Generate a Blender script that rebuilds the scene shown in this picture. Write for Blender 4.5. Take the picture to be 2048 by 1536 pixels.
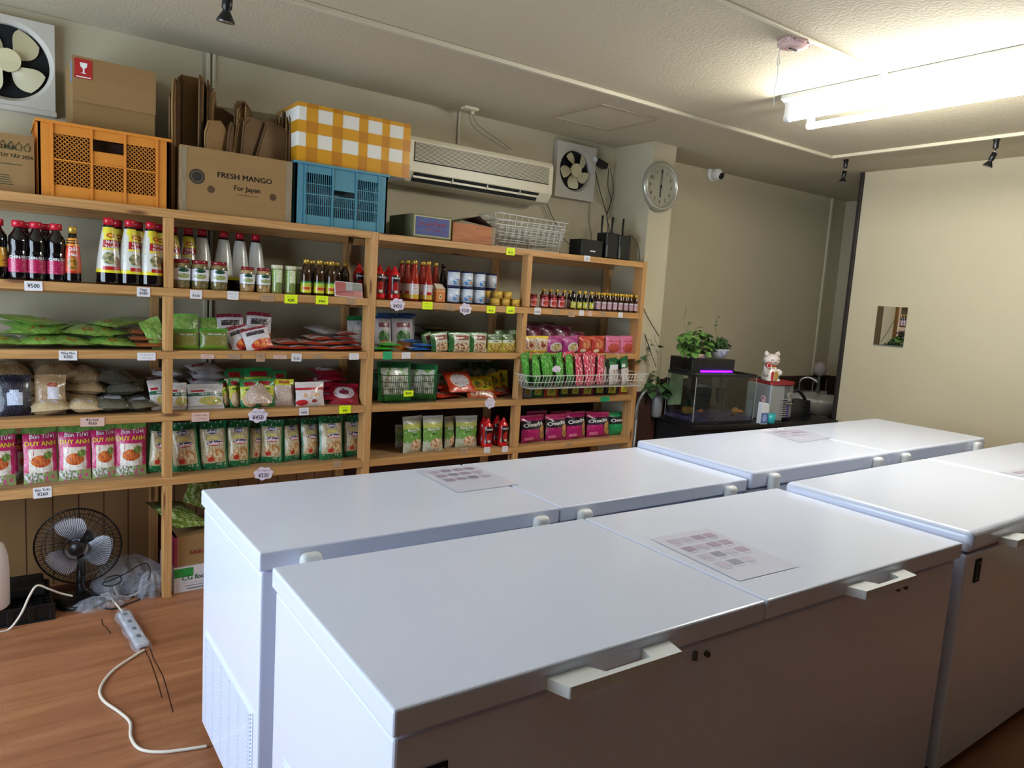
import bpy, bmesh, math, random
from mathutils import Vector, Matrix
for o in list(bpy.data.objects): bpy.data.objects.remove(o)
S = bpy.context.scene; COL = S.collection; PI = math.pi; R = math.radians
# ---------------------------------------------------------------- camera
YAW, PIT, ROL, FPX, CAMH = .6257, -.1226, .0642, 1448.26, 1.57
_cy, _sy = math.cos(YAW), math.sin(YAW)
FW = Vector((_sy*math.cos(PIT), _cy*math.cos(PIT), math.sin(PIT)))
_r0 = Vector((_cy, -_sy, 0)); _u0 = _r0.cross(FW)
RT = _r0*math.cos(ROL)+_u0*math.sin(ROL); UP = _u0*math.cos(ROL)-_r0*math.sin(ROL)
cd = bpy.data.cameras.new('camera'); cam = bpy.data.objects.new('camera', cd); COL.objects.link(cam)
cd.sensor_width = 36; cd.lens = FPX/2048*36; cd.clip_start = .05; cd.clip_end = 60
_m = Matrix((RT, UP, -FW)).transposed().to_4x4(); _m.translation = Vector((0, 0, CAMH)); cam.matrix_world = _m
S.camera = cam
# ---------------------------------------------------------------- world, view, window daylight
S.view_settings.view_transform = 'Standard'; S.view_settings.look = 'None'
S.view_settings.gamma = 1; S.view_settings.use_curve_mapping = False
S.view_settings.exposure = 0.42
W = bpy.data.worlds.new('world'); S.world = W; W.use_nodes = True
W.node_tree.nodes['Background'].inputs[0].default_value = (.72, .84, 1, 1)
W.node_tree.nodes['Background'].inputs[1].default_value = 1.0
def area(name, loc, rot, sx, sy, power, col, spread=180):
    l = bpy.data.lights.new(name, 'AREA'); l.shape = 'RECTANGLE'; l.size = sx; l.size_y = sy; l.energy = power; l.color = col
    l.spread = R(spread)
    o = bpy.data.objects.new(name, l); COL.objects.link(o); o.location = loc; o.rotation_euler = rot
    return o
WX = -1.75                                   # left wall with the shop window
area('window_daylight', (WX-.12, 2.35, 1.35), (0, R(-90), 0), 1.9, 2.5, 88, (.68, .83, 1))
# ---------------------------------------------------------------- picture point -> point on a plane of the room
def ray(u, v): return FW+RT*((u-1024)/FPX)-UP*((v-768)/FPX)
def at(u, v, ax, val):
    d = ray(u, v); i = 'XYZ'.index(ax); o = Vector((0, 0, CAMH)); return o+d*((val-o[i])/d[i])
def XU(u, Y, z):          # X of the point at depth Y, height z seen in column u
    k = (u-1024)/FPX; a = RT-FW*k; return -(a.y*Y+a.z*(z-CAMH))/a.x
def ZV(v, X, Y):          # height of the point above (X, Y) seen in row v
    k = -(v-768)/FPX; a = UP-FW*k; return CAMH-(a.x*X+a.y*Y)/a.z
# ---------------------------------------------------------------- materials
MATS = {}
def sl(c): return tuple(((x/255)/12.92 if x/255 <= .04045 else ((x/255+.055)/1.055)**2.4) for x in c)+(1,)
def mat(name, c, rough=.5, metal=0, bump=None, emit=None, trans=0, alpha=1, coat=0, var=None, ior=1.45, sheen=0):
    if name in MATS: return MATS[name]
    m = bpy.data.materials.new(name); m.use_nodes = True; nt = m.node_tree; b = nt.nodes['Principled BSDF']
    col = sl(c)
    b.inputs['Base Color'].default_value = col; b.inputs['Roughness'].default_value = rough; b.inputs['Metallic'].default_value = metal
    b.inputs['IOR'].default_value = ior
    if trans: b.inputs['Transmission Weight'].default_value = trans
    if alpha < 1: b.inputs['Alpha'].default_value = alpha
    if coat: b.inputs['Coat Weight'].default_value = coat; b.inputs['Coat Roughness'].default_value = .08
    if emit: b.inputs['Emission Color'].default_value = sl(emit[0]); b.inputs['Emission Strength'].default_value = emit[1]
    if var:       # (scale xyz, second colour, amount)
        tc = nt.nodes.new('ShaderNodeTexCoord'); mp = nt.nodes.new('ShaderNodeMapping'); mp.inputs['Scale'].default_value = var[0]
        nz = nt.nodes.new('ShaderNodeTexNoise'); nz.inputs['Scale'].default_value = 1; nz.inputs['Detail'].default_value = 6; nz.inputs['Roughness'].default_value = .6
        rp = nt.nodes.new('ShaderNodeValToRGB'); rp.color_ramp.elements[0].position = .5-var[2]; rp.color_ramp.elements[1].position = .5+var[2]
        rp.color_ramp.elements[0].color = col; rp.color_ramp.elements[1].color = sl(var[1])
        L = nt.links.new; L(tc.outputs['Object'], mp.inputs[0]); L(mp.outputs[0], nz.inputs['Vector']); L(nz.outputs[0], rp.inputs[0]); L(rp.outputs[0], b.inputs['Base Color'])
    if bump:      # (scale, strength, distance)
        tc = nt.nodes.new('ShaderNodeTexCoord'); nz = nt.nodes.new('ShaderNodeTexNoise'); nz.inputs['Scale'].default_value = bump[0]; nz.inputs['Detail'].default_value = 4
        bp = nt.nodes.new('ShaderNodeBump'); bp.inputs['Strength'].default_value = bump[1]; bp.inputs['Distance'].default_value = bump[2]
        L = nt.links.new; L(tc.outputs['Object'], nz.inputs['Vector']); L(nz.outputs[0], bp.inputs['Height']); L(bp.outputs[0], b.inputs['Normal'])
    MATS[name] = m; return m
def wood(name, axis, c1, c2, c3, ring=9, rough=.55, knots=True):
    m = bpy.data.materials.new(name); m.use_nodes = True; nt = m.node_tree; b = nt.nodes['Principled BSDF']; L = nt.links.new; N = nt.nodes.new
    tc = N('ShaderNodeTexCoord'); oi = N('ShaderNodeObjectInfo'); ad = N('ShaderNodeVectorMath'); ad.operation = 'ADD'
    mu = N('ShaderNodeMath'); mu.operation = 'MULTIPLY'; mu.inputs[1].default_value = 7.3; L(oi.outputs['Random'], mu.inputs[0])
    L(tc.outputs['Object'], ad.inputs[0]); L(mu.outputs[0], ad.inputs[1])
    mp = N('ShaderNodeMapping'); sc = [26, 26, 26]; sc[axis] = 1.1; mp.inputs['Scale'].default_value = sc; L(ad.outputs[0], mp.inputs[0])
    nz = N('ShaderNodeTexNoise'); nz.inputs['Scale'].default_value = 1; nz.inputs['Detail'].default_value = 3; nz.inputs['Distortion'].default_value = .8; L(mp.outputs[0], nz.inputs['Vector'])
    m2 = N('ShaderNodeMath'); m2.operation = 'MULTIPLY'; m2.inputs[1].default_value = ring; L(nz.outputs[0], m2.inputs[0])
    fr = N('ShaderNodeMath'); fr.operation = 'PINGPONG'; fr.inputs[1].default_value = 1; L(m2.outputs[0], fr.inputs[0])
    rp = N('ShaderNodeValToRGB'); rp.color_ramp.elements[0].color = sl(c1); rp.color_ramp.elements[1].color = sl(c2); L(fr.outputs[0], rp.inputs[0])
    last = rp.outputs[0]
    if knots:
        mp2 = N('ShaderNodeMapping'); s2 = [14, 14, 14]; s2[axis] = 3.2; mp2.inputs['Scale'].default_value = s2; L(ad.outputs[0], mp2.inputs[0])
        vo = N('ShaderNodeTexVoronoi'); vo.inputs['Scale'].default_value = 1; L(mp2.outputs[0], vo.inputs['Vector'])
        lt = N('ShaderNodeMapRange'); lt.inputs['From Min'].default_value = .1; lt.inputs['From Max'].default_value = .2; lt.inputs['To Min'].default_value = .85; lt.inputs['To Max'].default_value = 0; L(vo.outputs['Distance'], lt.inputs[0])
        mx = N('ShaderNodeMix'); mx.data_type = 'RGBA'; L(lt.outputs[0], mx.inputs[0]); L(last, mx.inputs[6]); mx.inputs[7].default_value = sl(c3); last = mx.outputs[2]
    L(last, b.inputs['Base Color']); b.inputs['Roughness'].default_value = rough
    bp = N('ShaderNodeBump'); bp.inputs['Strength'].default_value = .15; bp.inputs['Distance'].default_value = .002; L(fr.outputs[0], bp.inputs['Height']); L(bp.outputs[0], b.inputs['Normal'])
    MATS[name] = m; return m
def printed(name, base, shapes, rough=.3, coat=.4, crinkle=0):
    """UV driven packaging print: ('r',u0,v0,u1,v1,c) ('e',cu,cv,ru,rv,c) ('f',cu,cv,ru,rv,c1,c2,scale) ('n',thr,scale,c)"""
    if name in MATS: return MATS[name]
    m = bpy.data.materials.new(name); m.use_nodes = True; nt = m.node_tree; b = nt.nodes['Principled BSDF']; L = nt.links.new; N = nt.nodes.new
    tc = N('ShaderNodeTexCoord'); sp = N('ShaderNodeSeparateXYZ'); L(tc.outputs['UV'], sp.inputs[0])
    def M(op, a, bb=None, c=None):
        n = N('ShaderNodeMath'); n.operation = op
        for i, x in enumerate((a, bb, c)):
            if x is None: continue
            if isinstance(x, (int, float)): n.inputs[i].default_value = x
            else: L(x, n.inputs[i])
        return n.outputs[0]
    U, V = sp.outputs[0], sp.outputs[1]
    last = None
    def mix(f, c):
        nonlocal last
        x = N('ShaderNodeMix'); x.data_type = 'RGBA'; L(f, x.inputs[0])
        if last is None: x.inputs[6].default_value = sl(base)
        else: L(last, x.inputs[6])
        if isinstance(c, tuple): x.inputs[7].default_value = sl(c)
        else: L(c, x.inputs[7])
        last = x.outputs[2]
    for s in shapes:
        k = s[0]
        if k == 'r':
            a = M('COMPARE', U, (s[1]+s[3])/2, abs(s[3]-s[1])/2); d = M('COMPARE', V, (s[2]+s[4])/2, abs(s[4]-s[2])/2)
            mix(M('MULTIPLY', a, d), s[5])
        elif k in 'ef':
            a = M('MULTIPLY_ADD', U, 1/s[3], -s[1]/s[3]); d = M('MULTIPLY_ADD', V, 1/s[4], -s[2]/s[4])
            q = M('LESS_THAN', M('ADD', M('MULTIPLY', a, a), M('MULTIPLY', d, d)), 1.0)
            if k == 'e': mix(q, s[5])
            else:
                nz = N('ShaderNodeTexNoise'); nz.inputs['Scale'].default_value = s[7]; nz.inputs['Detail'].default_value = 2; L(tc.outputs['UV'], nz.inputs['Vector'])
                rp = N('ShaderNodeValToRGB'); rp.color_ramp.elements[0].position = .42; rp.color_ramp.elements[1].position = .58
                rp.color_ramp.elements[0].color = sl(s[5]); rp.color_ramp.elements[1].color = sl(s[6]); L(nz.outputs[0], rp.inputs[0]); mix(q, rp.outputs[0])
        elif k == 'n':
            mp = N('ShaderNodeMapping'); mp.inputs['Scale'].default_value = (s[2], s[4] if len(s) > 4 else s[2], s[2]); L(tc.outputs['UV'], mp.inputs[0])
            nz = N('ShaderNodeTexNoise'); nz.inputs['Scale'].default_value = 1; nz.inputs['Detail'].default_value = 3; L(mp.outputs[0], nz.inputs['Vector'])
            mix(M('GREATER_THAN', nz.outputs[0], s[1]), s[3])
    if last is None: b.inputs['Base Color'].default_value = sl(base)
    else: L(last, b.inputs['Base Color'])
    b.inputs['Roughness'].default_value = rough; b.inputs['Coat Weight'].default_value = coat; b.inputs['Coat Roughness'].default_value = .12
    if crinkle:
        nz = N('ShaderNodeTexNoise'); nz.inputs['Scale'].default_value = crinkle; nz.inputs['Detail'].default_value = 2; nz.inputs['Distortion'].default_value = 1.2; L(tc.outputs['UV'], nz.inputs['Vector'])
        bp = N('ShaderNodeBump'); bp.inputs['Strength'].default_value = .5; bp.inputs['Distance'].default_value = .006; L(nz.outputs[0], bp.inputs['Height']); L(bp.outputs[0], b.inputs['Normal'])
    MATS[name] = m; return m
# ---------------------------------------------------------------- mesh builder
_T = {}
def glyphs(s, font_bold=False):
    if s in _T: return _T[s]
    cu = bpy.data.curves.new('t', 'FONT'); cu.body = s; cu.size = 1; cu.align_x = 'CENTER'; cu.align_y = 'CENTER'; cu.resolution_u = 2
    ob = bpy.data.objects.new('t', cu); me = ob.to_mesh()
    vs = [tuple(v.co) for v in me.vertices]; fs = [tuple(p.vertices) for p in me.polygons]
    ob.to_mesh_clear(); bpy.data.objects.remove(ob); bpy.data.curves.remove(cu)
    _T[s] = (vs, fs); return _T[s]
class MB:
    def __init__(s): s.v = []; s.f = []; s.m = []; s.s = []; s.uv = {}
    def add(s, vs, fs, mi=0, M=None, sm=False, uvs=None):
        n = len(s.v)
        s.v += [(M @ Vector(p)) if M is not None else Vector(p) for p in vs]
        for i, f in enumerate(fs):
            if uvs: s.uv[len(s.f)] = [uvs[j] for j in f]
            s.f.append([n+j for j in f]); s.m.append(mi); s.s.append(sm)
        return s
    def box(s, x0, x1, y0, y1, z0, z1, mi=0, M=None, front_uv=False):
        v = [(x0, y0, z0), (x1, y0, z0), (x1, y1, z0), (x0, y1, z0), (x0, y0, z1), (x1, y0, z1), (x1, y1, z1), (x0, y1, z1)]
        f = [(0, 3, 2, 1), (4, 5, 6, 7), (0, 1, 5, 4), (1, 2, 6, 5), (2, 3, 7, 6), (3, 0, 4, 7)]
        uv = None
        n = len(s.f); s.add(v, f, mi, M)
        q = [(0, 0), (1, 0), (1, 1), (0, 1)]
        for i in range(6): s.uv[n+i] = q
        return s
    def lathe(s, prof, seg=20, mi=0, M=None, sm=True, mis=None, uv=False):
        vs = []; fs = []; n = len(prof)
        for i in range(seg):
            a = 2*PI*i/seg
            vs += [(r*math.cos(a), r*math.sin(a), z) for r, z in prof]
        base = len(s.f)
        for i in range(seg):
            j = (i+1) % seg
            for k in range(n-1): fs.append((i*n+k, j*n+k, j*n+k+1, i*n+k+1))
        st = len(s.v); s.add(vs, fs, mi, M, sm)
        if mis:
            c = base
            for i in range(seg):
                for k in range(n-1): s.m[c] = mis[k]; c += 1
        if uv:
            z0 = prof[0][1]; z1 = prof[-1][1]; c = base
            for i in range(seg):
                for k in range(n-1):
                    a, b = i/seg, (i+1)/seg; p, q = (prof[k][1]-z0)/(z1-z0), (prof[k+1][1]-z0)/(z1-z0)
                    s.uv[c] = [(a, p), (b, p), (b, q), (a, q)]; c += 1
        if prof[0][0] > 1e-5: s.f.append([st+i*n for i in range(seg)][::-1]); s.m.append(mi if not mis else mis[0]); s.s.append(False)
        if prof[-1][0] > 1e-5: s.f.append([st+i*n+n-1 for i in range(seg)]); s.m.append(mi if not mis else mis[-1]); s.s.append(False)
        return s
    def cyl(s, a, b, r, seg=14, mi=0, r2=None):
        a = Vector(a); b = Vector(b); d = b-a; q = d.to_track_quat('Z', 'Y').to_matrix().to_4x4(); q.translation = a
        return s.lathe([(r, 0), (r if r2 is None else r2, d.length)], seg, mi, q)
    def tube(s, pts, r, seg=6, mi=0, closed=False, sm=True):
        P = [Vector(p) for p in pts]; n = len(P); vs = []; fs = []
        t0 = (P[1]-P[0]).normalized(); up = Vector((0, 0, 1)) if abs(t0.z) < .9 else Vector((1, 0, 0)); nrm = t0.cross(up).normalized()
        for i in range(n):
            t = (P[(i+1) % n]-P[i-1]) if closed else (P[min(i+1, n-1)]-P[max(i-1, 0)])
            t.normalize(); nrm = (nrm-t*nrm.dot(t)).normalized(); bn = t.cross(nrm)
            rr = r[i] if isinstance(r, (list, tuple)) else r
            vs += [P[i]+nrm*rr*math.cos(2*PI*k/seg)+bn*rr*math.sin(2*PI*k/seg) for k in range(seg)]
        for i in range(n if closed else n-1):
            j = (i+1) % n
            for k in range(seg): l = (k+1) % seg; fs.append((i*seg+k, j*seg+k, j*seg+l, i*seg+l))
        if not closed: fs.append(tuple(range(seg))); fs.append(tuple((n-1)*seg+k for k in range(seg))[::-1])
        return s.add(vs, fs, mi, None, sm)
    def grid(s, fn, nu, nv, mi=0, sm=True, flip=False, M=None):
        vs = []; uv = []
        for j in range(nv+1):
            for i in range(nu+1): vs.append(fn(i/nu, j/nv)); uv.append((i/nu, j/nv))
        fs = [(j*(nu+1)+i, j*(nu+1)+i+1, (j+1)*(nu+1)+i+1, (j+1)*(nu+1)+i) for j in range(nv) for i in range(nu)]
        if flip: fs = [f[::-1] for f in fs]
        return s.add(vs, fs, mi, M, sm, uv)
    def prism(s, poly, z0, z1, mi=0, M=None, sm=False):      # poly in XY, extruded along Z
        n = len(poly); vs = [(x, y, z0) for x, y in poly]+[(x, y, z1) for x, y in poly]
        fs = [tuple(range(n))[::-1], tuple(range(n, 2*n))]
        return s.add(vs, fs, mi, M).add(vs, [(i, (i+1) % n, n+(i+1) % n, n+i) for i in range(n)], mi, M, sm)
    def text(s, t, size, x, y, z, mi=0, warp=None, sx=1, rot=0):   # readable from -Y
        vs, fs = glyphs(t); c, q = math.cos(rot), math.sin(rot)
        for off in (-.022, .022):
            out = []
            for a, b, _ in vs:
                a += off; a2, b2 = (a*c-b*q)*size*sx, (a*q+b*c)*size
                p = (x+a2, y, z+b2); out.append(warp(p) if warp else p)
            s.add(out, fs, mi)
        return s
    def build(s, name, mats, parent=None, bevel=0, loc=None, rz=0, seg=2, sub=0):
        me = bpy.data.meshes.new(name); me.from_pydata([tuple(p) for p in s.v], [], s.f)
        for m in (mats if isinstance(mats, (list, tuple)) else [mats]): me.materials.append(m)
        me.polygons.foreach_set('material_index', s.m); me.polygons.foreach_set('use_smooth', s.s)
        if s.uv:
            ul = me.uv_layers.new(name='UVMap')
            for i, p in enumerate(me.polygons):
                if i in s.uv:
                    for k, li in enumerate(p.loop_indices): ul.data[li].uv = s.uv[i][k]
        me.validate(); me.update()
        o = bpy.data.objects.new(name, me); COL.objects.link(o)
        if parent: o.parent = parent
        if loc is not None: o.location = loc
        if rz: o.rotation_euler = (0, 0, rz)
        if bevel:
            b = o.modifiers.new('bevel', 'BEVEL'); b.width = bevel; b.segments = seg; b.limit_method = 'ANGLE'; b.angle_limit = R(40)
            if seg > 1: b.harden_normals = False
        if sub:
            b = o.modifiers.new('sub', 'SUBSURF'); b.levels = sub; b.render_levels = sub
        return o
def tag(o, label, cat, group=None):
    assert 4 <= len(label.split()) <= 16, label
    o['label'] = label; o['category'] = cat
    if group: o['group'] = group
    return o
def thing(name, label=None, cat=None, loc=(0, 0, 0), rz=0, group=None):
    o = bpy.data.objects.new(name, None); COL.objects.link(o); o.location = loc; o.rotation_euler = (0, 0, rz); o.empty_display_size = .05
    if label: tag(o, label, cat, group)
    return o
def struct(o): o['kind'] = 'structure'; return o
PROTO = []
def proto(o): PROTO.append(o); return o
def copy_tree(o, parent=None):
    c = o.copy(); COL.objects.link(c); c.parent = parent
    for ch in list(o.children): copy_tree(ch, c)
    return c
def put(p, loc, label, cat, group=None, rot=(0, 0, 0), scale=None):
    c = copy_tree(p); c.location = loc; c.rotation_euler = rot
    if scale: c.scale = scale
    return tag(c, label, cat, group)
def drop_protos():
    for o in PROTO:
        for ch in list(o.children_recursive): bpy.data.objects.remove(ch)
        bpy.data.objects.remove(o)
def ordn(i, n):
    if n == 1: return 'only'
    if i == 0: return 'leftmost'
    if i == n-1: return 'rightmost'
    return ['', 'second', 'third', 'fourth', 'fifth', 'sixth', 'seventh', 'eighth', 'ninth', 'tenth', 'eleventh', 'twelfth'][i]+' from left'
def catm(pts, n=8):       # Catmull-Rom
    P = [Vector(p) for p in pts]; P = [P[0]]+P+[P[-1]]; out = []
    for i in range(1, len(P)-2):
        a, b, c, d = P[i-1:i+3]
        for k in range(n):
            t = k/n; out.append(.5*((2*b)+(c-a)*t+(2*a-5*b+4*c-d)*t*t+(3*b-a-3*c+d)*t**3))
    return out+[P[-2]]
# ---------------------------------------------------------------- materials of the place
ZC, YW, XR, XA2 = 2.688, 4.086, 5.55, 6.87
wallm = mat('wall_paper', (190, 180, 153), .85, bump=(160, .25, .003), var=((1.3, 1.3, 1.3), (183, 173, 146), .3))
ceilm = mat('ceiling_plaster', (190, 180, 154), .9, bump=(70, .55, .005))
white = mat('white_enamel', (228, 235, 254), .2, coat=.3)
whitep = mat('white_plastic', (226, 228, 226), .35)
greyl = mat('grey_gasket', (96, 98, 104), .6)
black = mat('black_plastic', (16, 17, 19), .35)
blackm = mat('black_matte', (12, 12, 13), .7)
cream = mat('cream_plastic', (214, 205, 176), .4)
dkwood = mat('dark_wood', (62, 36, 28), .5, var=((3, 3, 30), (44, 26, 20), .25))
ink = mat('ink', (22, 20, 22), .7)
steel = mat('steel', (190, 192, 196), .25, 1)
cardm = mat('cardboard', (150, 118, 74), .85, var=((2, 2, 40), (140, 108, 66), .3))
cardd = mat('cardboard_brown', (116, 88, 58), .9, var=((2, 2, 30), (104, 78, 50), .3))
red = mat('red_plastic', (172, 24, 30), .3, coat=.3)
pineX = wood('pine_x', 0, (196, 150, 94), (176, 128, 74), (92, 50, 26))
pineZ = wood('pine_z', 2, (198, 152, 96), (178, 130, 76), (92, 50, 26))
pineY = wood('pine_y', 1, (186, 142, 92), (168, 122, 72), (92, 50, 26))
deckm = wood('deck', 0, (170, 134, 92), (150, 114, 74), (92, 58, 34), rough=.7)
# floor: wood print vinyl, boards along X
def floor_mat():
    m = bpy.data.materials.new('floor_vinyl'); m.use_nodes = True; nt = m.node_tree; b = nt.nodes['Principled BSDF']; L = nt.links.new; N = nt.nodes.new
    tc = N('ShaderNodeTexCoord'); mp = N('ShaderNodeMapping'); mp.inputs['Scale'].default_value = (1.6, 16, 1); mp.inputs['Rotation'].default_value = (0, 0, R(2)); L(tc.outputs['Object'], mp.inputs[0])
    nz = N('ShaderNodeTexNoise'); nz.inputs['Scale'].default_value = 1; nz.inputs['Detail'].default_value = 7; nz.inputs['Roughness'].default_value = .62; nz.inputs['Distortion'].default_value = .4; L(mp.outputs[0], nz.inputs['Vector'])
    rp = N('ShaderNodeValToRGB'); e = rp.color_ramp.elements; e[0].position = .3; e[0].color = sl((136, 86, 56)); e[1].position = .7; e[1].color = sl((176, 120, 82)); x = e.new(.5); x.color = sl((158, 103, 69)); L(nz.outputs[0], rp.inputs[0])
    br = N('ShaderNodeTexBrick'); br.inputs['Scale'].default_value = 1; br.inputs['Mortar Size'].default_value = .0012; br.inputs['Brick Width'].default_value = .9; br.inputs['Row Height'].default_value = .075; br.inputs['Bias'].default_value = 0
    br.inputs['Color1'].default_value = (1, 1, 1, 1); br.inputs['Color2'].default_value = (.86, .86, .86, 1); br.inputs['Mortar'].default_value = (.62, .6, .58, 1); L(tc.outputs['Object'], br.inputs['Vector'])
    mx = N('ShaderNodeMix'); mx.data_type = 'RGBA'; mx.blend_type = 'MULTIPLY'; mx.inputs[0].default_value = .55; L(rp.outputs[0], mx.inputs[6]); L(br.outputs[0], mx.inputs[7]); L(mx.outputs[2], b.inputs['Base Color'])
    b.inputs['Roughness'].default_value = .42
    bp = N('ShaderNodeBump'); bp.inputs['Strength'].default_value = .12; bp.inputs['Distance'].default_value = .002; L(nz.outputs[0], bp.inputs['Height']); L(bp.outputs[0], b.inputs['Normal'])
    return m
def panel_mat():
    m = bpy.data.materials.new('wainscot_boards'); m.use_nodes = True; nt = m.node_tree; b = nt.nodes['Principled BSDF']; L = nt.links.new; N = nt.nodes.new
    tc = N('ShaderNodeTexCoord'); sp = N('ShaderNodeSeparateXYZ'); L(tc.outputs['Object'], sp.inputs[0])
    a = N('ShaderNodeMath'); a.operation = 'PINGPONG'; a.inputs[1].default_value = .055; L(sp.outputs[0], a.inputs[0])
    g = N('ShaderNodeMath'); g.operation = 'LESS_THAN'; g.inputs[1].default_value = .003; L(a.outputs[0], g.inputs[0])
    mp = N('ShaderNodeMapping'); mp.inputs['Scale'].default_value = (9, 9, 1.2); L(tc.outputs['Object'], mp.inputs[0])
    nz = N('ShaderNodeTexNoise'); nz.inputs['Scale'].default_value = 1; nz.inputs['Detail'].default_value = 5; L(mp.outputs[0], nz.inputs['Vector'])
    rp = N('ShaderNodeValToRGB'); rp.color_ramp.elements[0].color = sl((132, 98, 60)); rp.color_ramp.elements[1].color = sl((152, 116, 74)); L(nz.outputs[0], rp.inputs[0])
    mx = N('ShaderNodeMix'); mx.data_type = 'RGBA'; L(g.outputs[0], mx.inputs[0]); L(rp.outputs[0], mx.inputs[6]); mx.inputs[7].default_value = sl((70, 44, 26)); L(mx.outputs[2], b.inputs['Base Color'])
    b.inputs['Roughness'].default_value = .5; return m
floorm = floor_mat(); panelm = panel_mat()
# ---------------------------------------------------------------- shell
YB = -.5
struct(MB().box(WX-.3, 7.2, YB-.1, YW+.3, -.08, 0).build('floor', floorm))
struct(MB().box(WX-.3, 7.2, YB-.1, YW+.3, ZC, ZC+.1).build('ceiling', ceilm))
struct(MB().box(WX-.1, 7.2, YW, YW+.12, 0, ZC).build('wall_back', wallm))
struct(MB().box(XR, XA2, YB, 3.17, 0, ZC).build('wall_right', wallm))
struct(MB().box(XA2, XA2+.12, 3.0, YW, 0, ZC).build('wall_alcove', wallm))
struct(MB().box(3.757, 3.985, 3.70, YW, 0, ZC).build('wall_pillar', wallm))
darkw = mat('light_absorbing_wall', (34, 26, 22), .8)
struct(MB().box(WX-.1, XR, YB-.1, YB, 0, ZC).build('wall_front', darkw))  # unseen wall behind the camera, kept near and dark to dim freezer fronts
ml = MB()
for a in ((YB, 1.05, 0, ZC), (3.65, YW, 0, ZC), (1.05, 3.65, 0, .38), (1.05, 3.65, 2.32, ZC)): ml.box(WX-.1, WX, a[0], a[1], a[2], a[3])
struct(ml.build('wall_left', wallm))
win = struct(thing('window_1'))
wf = MB()
for y in (1.05, 2.33, 3.61): wf.box(WX-.07, WX-.02, y, y+.04, .38, 2.32)
for z in (.38, 2.28): wf.box(WX-.07, WX-.02, 1.05, 3.65, z, z+.04)
wf.build('window_frame', mat('window_aluminium', (120, 118, 112), .4, .6), win)
# wainscot and rails
struct(MB().box(WX, 1.66, YW-.012, YW-.0005, 0, .90).build('trim_1', panelm))
struct(MB().box(1.66, 3.757, YW-.012, YW-.0005, 0, .90).box(3.985, XA2, YW-.012, YW-.0005, 0, .93).build('trim_2', dkwood))
struct(MB().box(3.985, XA2, YW-.03, YW-.012, .93, .965).box(XA2-.02, XA2-.0005, 3.18, YW-.03, 0, .965).build('trim_3', dkwood))
struct(MB().box(XR-.02, XR+.07, 3.1705, 3.20, 0, ZC-.001).build('trim_4', mat('corner_dark', (34, 26, 22), .5), bevel=.003))
struct(MB().box(3.757, 3.9845, 3.688, 3.6995, 0, .93).box(3.9855, 3.998, 3.688, YW-.03, 0, .93).build('trim_11', dkwood))
# ceiling ducts
duct = mat('duct_white', (198, 190, 166), .5)
struct(MB().box(WX, 4.87, 3.025, 3.053, ZC-.022, ZC-.0005).build('trim_5', duct, bevel=.004))
struct(MB().box(4.842, 4.87, YB, 3.025, ZC-.022, ZC-.0005).build('trim_6', duct, bevel=.004))
struct(MB().box(-1, 3.5, 1.865, 1.885, ZC-.012, ZC-.0005).build('trim_7', duct, bevel=.003))
struct(MB().box(.905, .925, YW-.016, YW-.0005, .95, ZC-.001).box(.935, .95, YW-.014, YW-.0005, .95, ZC-.001).build('trim_8', duct, bevel=.003))
struct(MB().box(2.40, 2.415, YW-.014, YW-.0005, 2.4, ZC-.001).build('trim_9', duct, bevel=.003))
struct(MB().box(6.60, 6.63, YW-.02, YW-.0005, .965, ZC-.001).build('trim_10', duct, bevel=.004))
# hatch
h = thing('ceiling_hatch', 'square access hatch with thin metal rim flush in the ceiling', 'hatch', (3.085, 3.485, ZC))
MB().box(-.215, .215, -.215, .215, -.004, -.0005).build('hatch_panel', ceilm, h)
hr = MB()
for x0, x1, y0, y1 in ((-.235, .235, -.235, -.215), (-.235, .235, .215, .235), (-.235, -.215, -.215, .215), (.215, .235, -.215, .215)): hr.box(x0, x1, y0, y1, -.009, -.0005)
hr.build('hatch_rim', mat('hatch_rim', (176, 160, 138), .4, .3), h, bevel=.002)
# ---------------------------------------------------------------- fluorescent fitting
fl = thing('fluorescent_light', 'lit twin tube fluorescent ceiling light with white base', 'ceiling light', (3.5, 1.81, ZC))
MB().prism([(-.14, 0), (.14, 0), (.14, -.022), (.03, -.085), (-.03, -.085), (-.14, -.022)], -.615, .615, 0, Matrix(((1, 0, 0, 0), (0, 0, 1, 0), (0, 1, 0, 0), (0, 0, 0, 1)))).build('lamp_base', whitep, fl, bevel=.004)
tubem = mat('lit_tube', (255, 255, 255), .5, emit=((255, 254, 248), 112))
for sx in (-1, 1):
    x = sx*.103; tb = MB().cyl((x, -.585, -.115), (x, .575, -.115), .0165, 20).build('fluorescent_tube', tubem, fl)
    for y in (-.605, .575): c = MB(); c.cyl((x, y, -.115), (x, y+.03, -.115), .021, 18).box(x-.014, x+.014, y, y+.03, -.115, -.02).box(min(x, x-sx*.05), max(x, x-sx*.05), y, y+.03, -.045, -.02).build('lamp_holder', whitep, fl, bevel=.003)
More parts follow.
